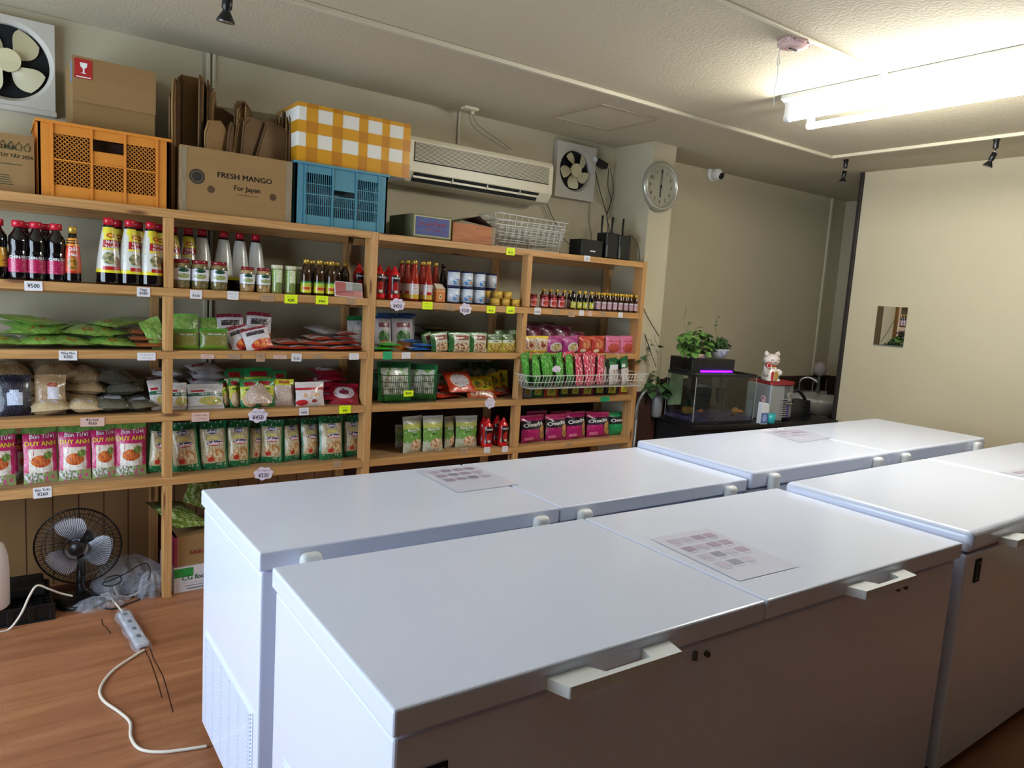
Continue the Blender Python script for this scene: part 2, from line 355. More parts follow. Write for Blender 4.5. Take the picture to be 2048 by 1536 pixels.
# ---------------------------------------------------------------- spotlights on the duct
def spotlight(loc, rz, label, tilt=.2, s=1):
    t = thing('spotlight', label, 'spotlight', loc, rz, 'small black spotlights hung from the ceiling ducts'); t.scale = (s, s, s)
    MB().lathe([(.024, 0), (.024, -.012), (.02, -.014)][::-1], 16).cyl((0, 0, 0), (0, 0, -.07), .019, 16).build('stem', black, t, bevel=.002)
    MB().cyl((0, 0, -.07), (0, 0, -.105), .006, 8).build('joint', steel, t)
    q = Matrix.Translation((0, 0, -.10)) @ Matrix.Rotation(tilt, 4, 'X')
    hd = MB().lathe([(.0, 0), (.019, 0), (.020, -.052), (.013, -.060), (.019, -.070), (.034, -.098), (.035, -.103)][::-1], 20, 0, q).build('lamp_head', black, t)
    MB().lathe([(.0, -.101), (.030, -.101), (.031, -.1035), (0, -.1035)][::-1], 20, 0, q).build('lens', steel, hd)
p = at(457, -75, 'Z', ZC-.022); spotlight(tuple(at(457, -66, 'Z', ZC-.022)), .3, 'black spotlight at top left hanging above the brown cardboard boxes', .15, .92)
spotlight((5.03, 3.03, ZC-.001), .3, 'black spotlight hanging beside the corner of the ceiling ducts', .1, .78)
spotlight((4.86, 1.99, ZC-.022), .3, 'black spotlight hanging under the duct at the far right', .35, .8)
# smoke alarm wrapped in film
sa = thing('smoke_alarm', 'round pink film wrapped alarm on the ceiling with hanging white pull cord', 'alarm', (2.72, 1.93, ZC))
pk = mat('pink_film', (226, 190, 182), .15, coat=.6)
MB().lathe([(.062, 0), (.064, -.012), (.056, -.03), (.03, -.036), (0, -.036)][::-1], 24).build('alarm_body', pk, sa)
fm = MB(); random.seed(3)
for k in range(9): a = k*.7; fm.tube([(.064*math.cos(a+i*.25), .064*math.sin(a+i*.25), -.006-.02*random.random()) for i in range(5)], .003, 5)
fm.build('film_wrap', pk, sa); MB().box(-.022, .022, -.006, .006, -.04, -.036).build('slot', ink, sa)
MB().tube(catm([(-.06, .02, -.01), (-.063, .022, -.08), (-.06, .02, -.15), (-.066, .022, -.22), (-.06, .02, -.27)], 6), .0016, 5).build('pull_cord', whitep, sa)
MB().tube([(-.062+.009*math.cos(i*PI/6), .02, -.095+.018*math.sin(i*PI/6)) for i in range(12)], .002, 5, closed=True).build('cord_ring', whitep, sa)
# ---------------------------------------------------------------- freezers
def freezer(loc, rz, L, D, Z, seam, label, rounded, handle_front, hx, hgx, extra):
    t = thing('chest_freezer', label, 'freezer', loc, rz)
    lt = .052 if not rounded else .075; zb = Z-lt-.008
    MB().box(.008, L-.008, .012, D-.008, .05, zb).build('cabinet', white, t, bevel=.008, seg=3)
    MB().box(.02, L-.02, .024, D-.02, zb-.002, zb+.010).build('gasket', greyl, t)
    for x in (.06, L-.1):
        for y in (.06, D-.1): MB().box(x, x+.04, y, y+.04, 0, .05).build('foot', black, t)
    for a, b in ((0, seam-.003), (seam+.003, L)):
        li = MB().box(a, b, 0, D, zb+.008, Z).build('lid', white, t, bevel=rounded or .006, seg=5 if rounded else 3)
    for x, w in hx:
        y, sg = (0, -1) if handle_front else (D, 1)
        P = [(0, .002), (.02, -.05), (w-.012, -.05), (w, .002), (w*.76, .002), (w*.73, -.036), (w*.36, -.036), (w*.29, .002)]
        P = [(x+a, y+(b if sg < 0 else -b)) for a, b in P]
        if sg > 0: P = P[::-1]
        MB().prism(P, zb+.012, zb+.036).build('handle', whitep, t, bevel=.003)
    zh = Z-.012 if not handle_front else Z-.045
    for x in hgx:
        y = D if handle_front else -.0
        sg = 1 if handle_front else -1; y0, y1 = sorted((y+sg*.0005, y+sg*.036))
        MB().box(x-.03, x+.03, y0, y1, zh-.13, zh).build('hinge', whitep, t, bevel=.017, seg=5)
    if handle_front:
        for x in extra.get('locks', []):
            MB().cyl((x, .012, zb-.035), (x, .004, zb-.035), .007, 14).box(x-.001, x+.001, .002, .005, zb-.04, zb-.03).build('lock', mat('lock_dark', (96, 82, 74), .4, .5), t)
            MB().prism([(x-.048, 0), (x-.045, -.006), (x-.036, -.008), (x-.036, 0)], zb-.04, zb-.02, 0, Matrix.Translation((0, .012, 0))).build('key_flap', greyl, t, bevel=.002)
    if 'vent' in extra:
        v = MB(); y0, y1, z0, z1 = extra['vent']; n = 26
        v.box(.0055, .009, y0, y1, z0, z1)
        for i in range(n):
            z = z0+.01+(z1-z0-.02)*i/(n-1)
            v.box(.0015, .0055, y0+.01, y1-.01, z-.003, z+.0035)
        d = v
        for i in range(n-1):
            for j in range(6):
                z = z0+.01+(z1-z0-.02)*(i+.5)/(n-1); y = y0+.03+(y1-y0-.06)*j/5; d.box(.004, .0056, y-.004, y+.004, z-.002, z+.002, 1)
        d.build('vent_grille', [white, greyl], t)
    if 'plate' in extra:
        x, z, w, hh = extra['plate']
        pl = MB().box(x, x+w, .009, .012, z, z+hh, 0).box(x+.008, x+w-.008, .007, .009, z+.008, z+hh-.008, 1).box(x+.016, x+w-.016, .006, .007, z+.016, z+hh-.016, 0)
        pl.build('badge', [blackm, greyl], t)
    return t
F1 = freezer((.531, 1.011, 0), -.021, 2.004, .70, .869, .995, 'white chest freezer nearest the camera with two front handles and flat lids', False, True, [(.32, .335), (1.335, .295)], [.16, .86, 1.14, 1.86], dict(locks=[.80, 1.685], plate=(.055, .635, .062, .1), vent=(.08, .6, .1, .42)))
F2 = freezer((.546, 1.815, 0), -.0013, 2.01, .649, .869, 1.0, 'white chest freezer behind the nearest one, facing the wooden shelves', False, False, [(.34, .3), (1.35, .3)], [.13, .905, 1.095, 1.88], dict(vent=(.05, .60, .08, .40)))
F3 = freezer((2.566, 1.80, 0), .004, 2.27, .672, .90, 1.135, 'white chest freezer with rounded lid edge in front of the aquarium table', .013, False, [(.3, .3), (1.45, .3)], [.13, .99, 1.27, 2.12], dict())
F4 = freezer((2.572, .958, 0), .008, 2.36, .69, .90, 1.165, 'white chest freezer at right edge with rounded lid and black badge', .022, True, [(.22, .40), (1.5, .3)], [.15, 1.0, 1.3, 2.2], dict(plate=(.085, .71, .045, .08), locks=[.8]))
# printed product sheets taped on the lids
def sheet(c, z, rows, label):
    P = [at(u, v, 'Z', z) for u, v in c]            # left-back, right-back, right-front, left-front
    o = P[3]; ex = P[2]-P[3]; ey = P[0]-P[3]
    m = MB().grid(lambda a, b: (ex.x*a+ey.x*b, ex.y*a+ey.y*b, 0), 1, 1, 0, False)
    m.grid(lambda a, b: (ex.x*a+ey.x*b, ex.y*a+ey.y*b, -.0008), 1, 1, 0, False, True)
    random.seed(int(c[0][0])); n = 0
    for r, cols in enumerate(rows):
        for k in cols:
            u0 = .12+k*.205; v0 = .80-r*.185; q = random.choice([1, 2, 3, 1])
            m.grid(lambda a, b: (ex.x*(u0+a*.165)+ey.x*(v0+b*.1), ex.y*(u0+a*.165)+ey.y*(v0+b*.1), .0006), 1, 1, q, False)
            m.grid(lambda a, b: (ex.x*(u0+a*.12)+ey.x*(v0-.035+b*.012), ex.y*(u0+a*.12)+ey.y*(v0-.035+b*.012), .0006), 1, 1, 3, False)
    s = m.build('product_sheet', [mat('laminate', (224, 226, 246), .25, coat=.5), mat('pic1', (160, 144, 166), .4), mat('pic2', (138, 134, 158), .4), mat('pic3', (182, 174, 196), .4)], loc=o)
    tag(s, label, 'paper sheet', 'printed picture sheets lying on the freezer lids')
sheet([(1300, 1077), (1402, 1060), (1598, 1133), (1478, 1162)], .8705, [(0, 1, 2, 3), (0, 1, 2, 3), (0, 1, 2, 3), (0, 1, 2)], 'laminated sheet of small pictures on the nearest freezer lid')
sheet([(832, 941), (942, 929), (1035, 969), (916, 985)], .8705, [(0, 1, 2, 3), (0, 1, 2, 3), (0, 1, 2, 3)], 'laminated sheet of small pictures on the freezer facing the shelves')
sheet([(1530, 863), (1590, 857), (1662, 876), (1600, 885)], .9015, [(0, 1, 2, 3), (0, 1, 2, 3), (0, 1, 2)], 'laminated sheet of small pictures on the freezer before the aquarium')
sheet([(2000, 944), (2060, 934), (2200, 958), (2130, 972)], .9015, [(0, 1, 2, 3), (0, 1, 2, 3)], 'laminated sheet of small pictures on the right edge freezer lid')
# ---------------------------------------------------------------- wooden shelving along the back wall
YS = 3.664; ZS = [1.857, 1.500, 1.208, .911, .601]; PW = .038
XP = [-.345, .645, 1.662, 2.708, 3.717]
rack = thing('shelving_unit', 'long open pine shelving of five levels along the back wall', 'shelves', (1.7, 3.87, 0))
def rb(m, name, mt, **k):
    o = m.build(name, mt, rack, **k); o.location = (-1.7, -3.87, 0); return o
YR = YW-.014
for i, x in enumerate(XP):
    full = i in (2, 4, 0)
    if full: rb(MB().box(x, x+PW, YS-.001, YS+.089, 0, ZS[0]), 'post', pineZ, bevel=.002)
    else:
        zz = [ZS[0]-PW, ZS[1], ZS[1]-PW, ZS[2], ZS[2]-PW, ZS[3], ZS[3]-PW, ZS[4], ZS[4]-PW, 0]
        for k in range(5):
            dx = (0, -.012, -.012, -.016, -.014)[k] if i == 3 else 0
            rb(MB().box(x+dx, x+dx+PW, YS, YS+.06, zz[2*k+1], zz[2*k]-.0005), 'post', pineZ, bevel=.002)
    rb(MB().box(x, x+PW, YR-.05, YR-.002, 0, ZS[0]-PW-.001), 'rear_post', pineZ, bevel=.002)
for a, b in ((XP[0]+PW, XP[2]-.001), (XP[2]+PW+.001, XP[4]-.001)):
    for k, z in enumerate(ZS):
        dz = -.004 if (a > 1 and k in (0, 1)) else 0
        rb(MB().box(a, b, YS, YS+PW, z-PW+dz, z+dz), 'front_rail', pineX, bevel=.002)
        d = MB()
        for j in range(4): d.box(a, b, YS+PW+.002+j*.0875, YS+PW+.086+j*.0875, z-.019, z-.0005+dz)
        rb(d, 'shelf_board', deckm)
        rb(MB().box(a, b, YR-.09, YR-.052, z-PW+dz-.02, z-.0195+dz), 'rear_rail', pineX)
for k in range(5):
    for x in (XP[2]+PW*.5, XP[4]+PW*.5): pass
# ---------------------------------------------------------------- handwriting and price tags
def scrib(m, x0, x1, z, y, h, mi, seed):
    rn = random.Random(seed); n = max(3, int((x1-x0)/h*1.1)); pts = []
    for i in range(n*3):
        pts.append((x0+(x1-x0)*i/(n*3-1)+rn.uniform(-.15, .15)*h, y, z+rn.uniform(-.5, .5)*h))
        if len(pts) > 2 and rn.random() < .2:
            m.tube(pts, h*.07, 3, mi, sm=False); pts = []
    if len(pts) > 1: m.tube(pts, h*.07, 3, mi, sm=False)
paper = mat('tag_paper', (226, 224, 226), .6); yel = mat('tag_yellow', (228, 250, 20), .5); grn = mat('tag_green', (36, 158, 104), .5)
clear = mat('tag_tape', (176, 146, 116), .2, coat=.6); pinkp = mat('tag_pink', (214, 178, 164), .5); mar = mat('marker', (30, 34, 60), .6)
TG = 'handwritten price tags taped to the shelf rails'
def price(u, v, k, kind, text, w, h, label, Y=None, two=True):
    Y = YS-.0015 if Y is None else Y
    c = at(u, v, 'Y', Y); m = MB(); y = -.0014
    if kind == 'cloud':
        n = 40; P = [(w*.5*(1+.09*math.sin(7*2*PI*i/n))*math.cos(2*PI*i/n), h*.5*(1+.12*math.sin(7*2*PI*i/n+1))*math.sin(2*PI*i/n)) for i in range(n)]
    else: P = [(-w/2, -h/2), (w/2, -h/2), (w/2, h/2), (-w/2, h/2)]
    m.prism(P, 0, .0012, 0, Matrix(((1, 0, 0, 0), (0, 0, -1, 0), (0, 1, 0, 0), (0, 0, 0, 1))))
    if text:
        up, lo = text if isinstance(text, tuple) else ('', text)
        if up: m.text(up, h*.36, 0, y, h*.24, 1, sx=.8)
        elif two: scrib(m, -w*.34, w*.34, h*.24, y, h*.16, 1, u)
        m.text(lo, h*(.46 if (up or two) else .62), 0, y, -h*.16 if (up or two) else 0, 1, sx=.85)
    elif two is not None:
        scrib(m, -w*.36, w*.36, h*.2, y, h*.2, 1, u); scrib(m, -w*.25, w*.3, -h*.2, y, h*.2, 1, u+1)
    mt = {'w': paper, 'y': yel, 'g': grn, 'c': clear, 'p': pinkp, 'cloud': mat('tag_lilac', (224, 212, 228), .5)}[kind]
    o = m.build('price_tag', [mt, mar], loc=c, rz=0); o.rotation_euler = (0, random.Random(u).uniform(-.03, .03), 0)
    return tag(o, label, 'price tag', TG)
T = price
for a in [
 (67, 572, 1, 'w', '¥500', .064, .040, 'white price tag reading ¥500 under the dark soy sauce bottles', None, False),
 (287, 584, 1, 'w', ('Maggi', '¥380'), .054, .042, 'white price tag with two handwritten lines under the tall cone sauce bottles'),
 (392, 589, 1, 'w', '¥330', .052, .040, 'white price tag under the leftmost pickle jars'),
 (466, 591, 1, 'w', None, .052, .040, 'white price tag below the gap between the large and small pickle jars'),
 (535, 596, 1, 'c', None, .066, .034, 'clear tape label left of the yellow ¥280 tag'),
 (582, 598, 1, 'y', '¥280', .066, .044, 'yellow price tag reading ¥280 under the green pickle jars'),
 (644, 600, 1, 'y', '¥460', .066, .044, 'yellow price tag reading ¥460 under the brown bottles'),
 (702, 603, 1, 'c', None, .054, .034, 'clear tape label under the red and white card sign'),
 (795, 609, 1, 'cloud', '¥420', .088, .066, 'white cloud shaped tag under the red chili sauce bottles'),
 (855, 611, 1, 'y', None, .066, .044, 'yellow price tag under the gold capped red sauce bottles'),
 (900, 615, 1, 'c', None, .066, .034, 'clear tape label between the yellow tag and the cloud tag under the cans'),
 (931, 618, 1, 'cloud', '¥200', .082, .066, 'white cloud shaped tag under the blue and white cans'),
 (982, 619, 1, 'y', '¥310', .062, .044, 'yellow price tag under the left end of the gold tins'),
 (1021, 620, 1, 'y', '¥200', .062, .044, 'yellow price tag reading ¥200 beside the middle post'),
 (1021, 503, 0, 'y', '¥150', .062, .044, 'small yellow price tag on the top rail under the wire baskets'),
 (1174, 517, 0, 'w', '¥30', .052, .036, 'white price tag on the top rail under the black box'),
 (1075, 622, 1, 'w', '¥350', .050, .044, 'white price tag under the small red jars'),
 (1113, 624, 1, 'c', None, .052, .036, 'clear tape label under the small jars with pink labels'),
 (1143, 628, 1, 'c', None, .054, .036, 'clear tape label under the first yellow labelled small bottle'),
 (1163, 626, 1, 'w', None, .040, .036, 'faded white tag under the middle of the yellow labelled small bottles'),
 (1180, 627, 1, 'p', None, .036, .036, 'faded pinkish tag under the rightmost yellow labelled small bottles'),
 (1206, 628, 1, 'c', None, .046, .030, 'clear tape label under the left end of the small brown bottles'),
 (1241, 630, 1, 'w', None, .042, .036, 'white price tag under the right end of the small brown bottles'),
 (136, 711, 2, 'w', ('Măng Non', '¥300'), .068, .042, 'white price tag reading ¥300 under the flat green bags'),
 (293, 713, 2, 'w', None, .076, .036, 'white price tag under the brown flat bags, left of the post'),
 (415, 713, 2, 'p', None, .062, .022, 'thin pale tape label under the green and brown bags'),
 (468, 713, 2, 'c', None, .060, .026, 'empty clear tape strip under the dark red and white bags'),
 (521, 715, 2, 'c', None, .044, .042, 'clear tape label with dark writing under the white sugar bags'),
 (560, 714, 2, 'p', None, .068, .020, 'small whitish blank strip on the rail left of the square tag'),
 (593, 715, 2, 'w', '¥130', .052, .040, 'square white price tag under the left end of the flat red packs'),
 (635, 713, 2, 'c', None, .046, .022, 'clear tape strip under the middle of the flat red packs'),
 (708, 713, 2, 'w', None, .056, .034, 'white price tag at the right end of the flat red packs'),
 (775, 711, 2, 'g', None, .054, .044, 'green price tag under the flat green and white packs'),
 (812, 711, 2, 'w', None, .054, .036, 'white price tag under the flat blue and white packs'),
 (840, 711, 2, 'c', None, .056, .028, 'clear tape strip right of the white tag under the blue packs'),
 (185, 844, 3, 'p', ('Đậu Xanh', '¥350'), .094, .040, 'pinkish clear tag reading ¥350 under the bags of dried beans'),
 (401, 834, 3, 'p', None, .080, .044, 'peach coloured tag under the white and green bags'),
 (516, 831, 3, 'cloud', '¥450', .096, .070, 'cloud shaped tag reading ¥450 under the green and yellow bags'),
 (608, 823, 3, 'w', '¥400', .050, .040, 'white price tag under the white and red bag'),
 (690, 819, 3, 'y', '¥90', .066, .044, 'yellow price tag reading ¥90 beside the shelf post'),
 (980, 806, 3, 'cloud', None, .076, .066, 'pale round tag with brown writing under the yellow packs'),
 (1210, 798, 3, 'g', None, .082, .036, 'green price tag under the small dark spice boxes'),
 (85, 985, 4, 'w', ('Bún Tươi', '¥260'), .068, .048, 'white price tag under the pink noodle bags'),
 (527, 947, 4, 'cloud', '¥220', .096, .066, 'cloud shaped tag reading ¥220 under the green noodle bags'),
 (675, 929, 4, 'c', None, .046, .030, 'clear tape label at the right end under the green noodle bags'),
 (928, 902, 4, 'c', None, .052, .040, 'clear tape label under the green rice noodle packs'),
 (974, 900, 4, 'w', None, .046, .038, 'left white tag under the red twin bottles on the bottom shelf'),
 (1010, 898, 4, 'w', None, .042, .038, 'right white tag under the red twin bottles on the bottom shelf'),
 (1138, 890, 4, 'c', None, .040, .030, 'grey tag under the purple noodle packs on the bottom shelf')]: T(*a)
# dark knots are in the wood material; small screws and brackets
# ---------------------------------------------------------------- bags
def pouch(w, h, t, seed, nx=12, ny=14, seal=.07, wr=1.0, top=.04, bell=2.4):
    """pillow bag standing on its bottom edge; returns fn(side,u,v)"""
    rn = random.Random(seed); ph = [rn.uniform(0, 6.3) for _ in range(8)]
    def f(u, v, sg):
        c = abs(2*u-1)
        e = (1-c**bell)*max(0, 1-abs(2*min(1, (v/(1-seal)))-1)**4.2)
        if v > 1-seal: e = .0
        wob = wr*(.10*math.sin(9*u+ph[0]+3*v)+.09*math.sin(11*v+ph[1]+2*u*sg)+.06*math.sin(23*v+ph[2])*math.sin(17*u+ph[3]))
        d = t/2*max(.02, e*(1-.28*v+wob*(e > 0)))
        nar = 1-.05*math.sin(PI*min(1, v/(1-seal)))+wr*.012*math.sin(14*v+ph[4])
        return Vector(((u-.5)*w*nar, sg*d+wr*.012*h*math.sin(5*v+ph[5])*v*.4, v*h*(1+wr*.006*math.sin(8*u+ph[6]))+(0 if v else 0)))
    return f
def bag(name, w, h, t, mt, seed=1, texts=(), **k):
    f = pouch(w, h, t, seed, **{a: b for a, b in k.items() if a in ('seal', 'wr', 'bell')})
    nx, ny = k.get('nx', 12), k.get('ny', 14); m = MB()
    m.grid(lambda u, v: f(u, v, -1), nx, ny, 0); m.grid(lambda u, v: f(1-u, v, 1), nx, ny, 0)
    mats = [mt]
    for (s, size, x, z, tm, *r) in texts:
        if tm not in mats: mats.append(tm)
        def warp(p):
            q = f(min(.99, max(.01, p[0]/w+.5)), min(.99, max(.01, p[2]/h)), -1); return (p[0], q.y-.0015, p[2])
        m.text(s, size, x, 0, z, mats.index(tm), warp=warp, sx=r[0] if r else 1, rot=r[1] if len(r) > 1 else 0)
    return proto(m.build(name, mats))
WT = mat('ink_white', (240, 240, 240), .5); YT = mat('ink_yellow', (246, 224, 60), .5); RT_ = mat('ink_red', (178, 22, 34), .5); GT = mat('ink_green', (16, 92, 50), .5); BT = mat('ink_black', (20, 18, 20), .5)
def XS(u, k, dy): return XU(u, YS+dy, ZS[k])
def stand(p, u0, u1, vt, k, dy, label, cat, group=None, tilt=0, rz=0, W=None, Hh=None, zoff=0, T_=None, roll=0):
    """stand prototype p (size W x Hh) so that it spans columns u0..u1 and reaches row vt"""
    a, b = XS(u0, k, dy), XS(u1, k, dy); x = (a+b)/2; z = ZS[k]+.0005+zoff
    sx = (b-a)/W; sz = (ZV(vt, x, YS+dy)-z)/Hh/max(.3, math.cos(tilt)) if vt is not None else sx
    return put(p, (x, YS+dy, z), label, cat, group, rot=(-tilt, roll, rz), scale=(sx, (sx+sz)/2 if T_ is None else T_, sz))
# pink fresh noodle bags
P1 = printed('pink_noodle_print', (196, 38, 104), [('r', .0, .0, 1, .2, (150, 170, 110)), ('n', .56, 8, (208, 96, 150)), ('f', .3, .12, .3, .1, (226, 216, 220), (90, 130, 70), 14), ('r', .14, .2, .86, .62, (222, 214, 196)), ('n', .62, 30, (206, 44, 108), 6),
  ('f', .5, .34, .36, .15, (236, 232, 226), (220, 214, 200), 9), ('f', .5, .40, .30, .11, (176, 74, 30), (214, 120, 50), 12), ('f', .72, .5, .14, .07, (70, 120, 50), (150, 170, 80), 14), ('r', 0, .62, 1, .9, (196, 38, 104)), ('r', 0, .9, 1, 1, (70, 130, 44)), ('f', .5, .96, .5, .08, (90, 146, 60), (120, 160, 84), 6)], crinkle=9)
pb = bag('noodle_bag', .16, .28, .06, P1, 3, [('Bún Tươi', .030, .008, .236, WT, 1.0), ('DUY ANH', .032, .0, .200, YT, 1.0)], wr=.7)
for i, (a, b, vt, rz) in enumerate([(-34, 33, 860, .0), (47, 117, 857, .1), (117, 183, 854, -.05), (184, 236, 850, .12), (231, 293, 848, -.05)]):
    stand(pb, a, b, vt, 4, .10, 'pink bag of fresh rice noodles, %s on the bottom shelf' % ordn(i, 5), 'bag', 'pink noodle bags on the bottom shelf', .10, rz, .16, .28)
stand(pb, 30, 62, 868, 4, .19, 'pink noodle bag tucked behind the second pink bag from left', 'bag', 'pink noodle bags on the bottom shelf', .05, .5, .16, .28)
# green and tan dry noodle bags
P2 = printed('dry_noodle_print', (190, 172, 134), [('n', .53, 40, (160, 142, 104), 5), ('r', 0, 0, 1, .14, (20, 110, 64)), ('r', 0, .84, 1, 1, (18, 96, 54)), ('n', .63, 14, (214, 210, 190)), ('r', 0, .0, .07, 1, (24, 112, 68)), ('r', .93, 0, 1, 1, (24, 112, 68)),
  ('e', .5, .79, .2, .045, (34, 44, 110)), ('e', .56, .55, .3, .05, (40, 40, 96)), ('e', .56, .53, .28, .036, (176, 34, 44)), ('f', .56, .3, .32, .14, (178, 120, 60), (214, 196, 160), 9), ('e', .4, .22, .12, .05, (190, 48, 40)), ('r', .3, .64, .68, .68, (200, 190, 90))], crinkle=12)
db = bag('dry_noodle_bag', .15, .28, .085, P2, 5, [('Safoco', .026, 0, .221, WT, 1), ('Safoco', .03, .01, .153, WT, 1), ('BÚN KHÔ', .024, .0, .247, GT, 1)], wr=1.1, bell=3)
for i, (a, b, vt, rz, dy) in enumerate([(291, 336, 849, .1, .12), (345, 402, 846, -.3, .09), (399, 456, 844, -.15, .09), (449, 499, 842, 0, .10), (492, 524, 845, .4, .14), (518, 564, 841, -.4, .13), (565, 602, 839, .2, .13), (602, 639, 837, .1, .13), (638, 686, 834, 0, .09), (684, 722, 832, 0, .12)]):
    stand(db, a, b, vt, 4, dy, 'clear bag of dry noodles with green ends, %s on the bottom shelf' % ordn(i, 10), 'bag', 'green and clear noodle bags on the bottom shelf', .12, rz, .15, .28, roll=(.1, -.12, -.05, .02, .1, 0, 0, 0, 0, .02)[i])
# right part of the bottom shelf: green rice noodle packs
P3 = printed('rice_noodle_print', (196, 198, 176), [('n', .55, 40, (170, 176, 150), 6), ('r', 0, .28, 1, .72, (110, 158, 66)), ('r', 0, .66, 1, .8, (190, 194, 100)), ('f', .6, .2, .28, .17, (200, 120, 70), (226, 220, 190), 8), ('r', 0, .93, 1, 1, (214, 216, 200)), ('n', .64, 10, (220, 224, 200))], crinkle=10)
gb = bag('rice_noodle_pack', .12, .19, .05, P3, 8, [('Bánh Phở', .02, 0, .118, WT), ('tươi', .016, 0, .095, GT)], wr=.6)
for i, (a, b, vt, rz, dy) in enumerate([(803, 847, 833, .2, .10), (845, 885, 832, 0, .09), (886, 913, 833, .3, .15), (911, 952, 832, -.1, .12)]):
    stand(gb, a, b, vt, 4, dy, 'green and white pack of rice noodles, %s on the lower right shelf' % ordn(i, 4), 'noodle pack', 'green rice noodle packs on the lower right shelf', .08, rz, .12, .19)
stand(gb, 790, 815, 850, 4, .24, 'shadowy noodle pack at back behind the leftmost rice noodle pack', 'noodle pack', 'green rice noodle packs on the lower right shelf', .1, 0, .12, .19)
P4 = printed('purple_noodle_print', (168, 24, 98), [('n', .6, 7, (190, 50, 124)), ('r', 0, .5, 1, .8, (18, 14, 26)), ('e', .85, .36, .22, .3, (60, 20, 40)), ('f', .85, .36, .19, .26, (196, 150, 90), (150, 110, 60), 7), ('r', .08, .1, .4, .2, (214, 120, 160)), ('r', 0, .92, 1, 1, (200, 30, 110))], crinkle=8)
ob = bag('instant_noodle_pack', .15, .19, .07, P4, 11, [('Omachi', .036, -.01, .125, WT, 1, .12)], wr=.8, bell=4)
ub = [(1040, 1090, 831), (1091, 1132, 829), (1130, 1172, 824), (1174, 1216, 825)]
for i, (a, b, vt) in enumerate(ub):
    stand(ob, a, b, vt, 4, .10, 'purple pack of instant noodles with black band, %s in its row' % ordn(i, 4), 'noodle pack', 'purple noodle packs on the bottom shelf', .12, (.1, -.05, .1, -.1)[i], .15, .19)
P5 = printed('green_noodle_print', (22, 132, 74), [('n', .6, 7, (40, 150, 90)), ('r', 0, .5, 1, .8, (16, 16, 24)), ('f', .85, .36, .19, .26, (150, 110, 70), (110, 80, 50), 7), ('r', 0, .92, 1, 1, (30, 140, 80))], crinkle=8)
og = bag('instant_noodle_pack', .15, .19, .07, P5, 12, [('Omachi', .036, -.01, .125, WT, 1, .1)], wr=.8, bell=4)
stand(og, 1216, 1259, 824, 4, .11, 'green pack of instant noodles right of the purple noodle packs', 'noodle pack', None, .1, 0, .15, .19)
for i, (a, b) in enumerate([(1052, 1092), (1100, 1140), (1150, 1190)]):
    stand(ob, a, b, 822, 4, .2, 'purple noodle pack standing in the back row, %s of three' % ordn(i, 3), 'noodle pack', 'purple noodle packs in the back row', .05, 0, .15, .19)
# ---------------------------------------------------------------- third level
def flat(p, u, k, dy, z, label, cat, group, W, Hh, w, rz=0, sc=1, tilt=0, roll=0):
    """bag lying on its back, long side towards the wall"""
    x = XS(u, k, dy); s = w/W
    return put(p, (x, YS+dy, ZS[k]+z), label, cat, group, rot=(-R(88)+tilt, roll, rz), scale=(s, s*sc, s))
blk = printed('black_rice_print', (20, 20, 34), [('n', .55, 60, (44, 46, 66)), ('r', .25, .25, .72, .56, (196, 206, 226)), ('r', .34, .56, .62, .62, (196, 206, 226)), ('n', .66, 9, (90, 96, 120))], crinkle=14)
bb = bag('bag_of_black_rice', .17, .24, .07, blk, 21, wr=1.2)
stand(bb, -4, 66, 752, 3, .09, 'clear bag of black rice with white label at the left end', 'bag', None, .25, .1, .17, .24)
brn = printed('seed_bag_print', (150, 118, 84), [('n', .52, 50, (176, 146, 106)), ('n', .64, 7, (196, 180, 150)), ('r', .42, .36, .8, .66, (206, 200, 206)), ('f', .58, .72, .18, .06, (150, 50, 40), (170, 110, 80), 9)], crinkle=16)
bs = bag('bag_of_peanuts', .14, .19, .06, brn, 22, wr=1.3)
stand(bs, 68, 132, 752, 3, .10, 'bag of brown beans with white label standing upright', 'bag', None, .3, -.1, .14, .19)
tan = printed('grain_bag_print', (176, 150, 112), [('n', .52, 60, (150, 122, 86)), ('n', .63, 6, (206, 190, 160))], crinkle=16)
tb_ = bag('bag_of_beans', .16, .20, .07, tan, 23, wr=1.3)
lg = printed('light_grain_print', (206, 184, 146), [('n', .52, 60, (180, 154, 116)), ('r', .25, .3, .7, .5, (208, 206, 226)), ('n', .64, 7, (226, 214, 190))], crinkle=16)
lb_ = bag('bag_of_beans', .16, .18, .06, lg, 24, wr=1.3)
gy = printed('mung_bag_print', (92, 90, 74), [('n', .52, 70, (66, 64, 54)), ('n', .63, 6, (140, 142, 140))], crinkle=16)
gyb = bag('bag_of_mung_beans', .17, .19, .06, gy, 25, wr=1.3)
gl = printed('mung_label_print', (104, 102, 84), [('n', .52, 70, (78, 74, 62)), ('r', .3, .5, .75, .72, (188, 190, 204)), ('n', .62, 6, (164, 168, 170))], crinkle=16)
glb = bag('bag_of_mung_beans', .17, .19, .055, gl, 26, wr=1.3)
G3 = 'clear bags of dried beans heaped on the third shelf'
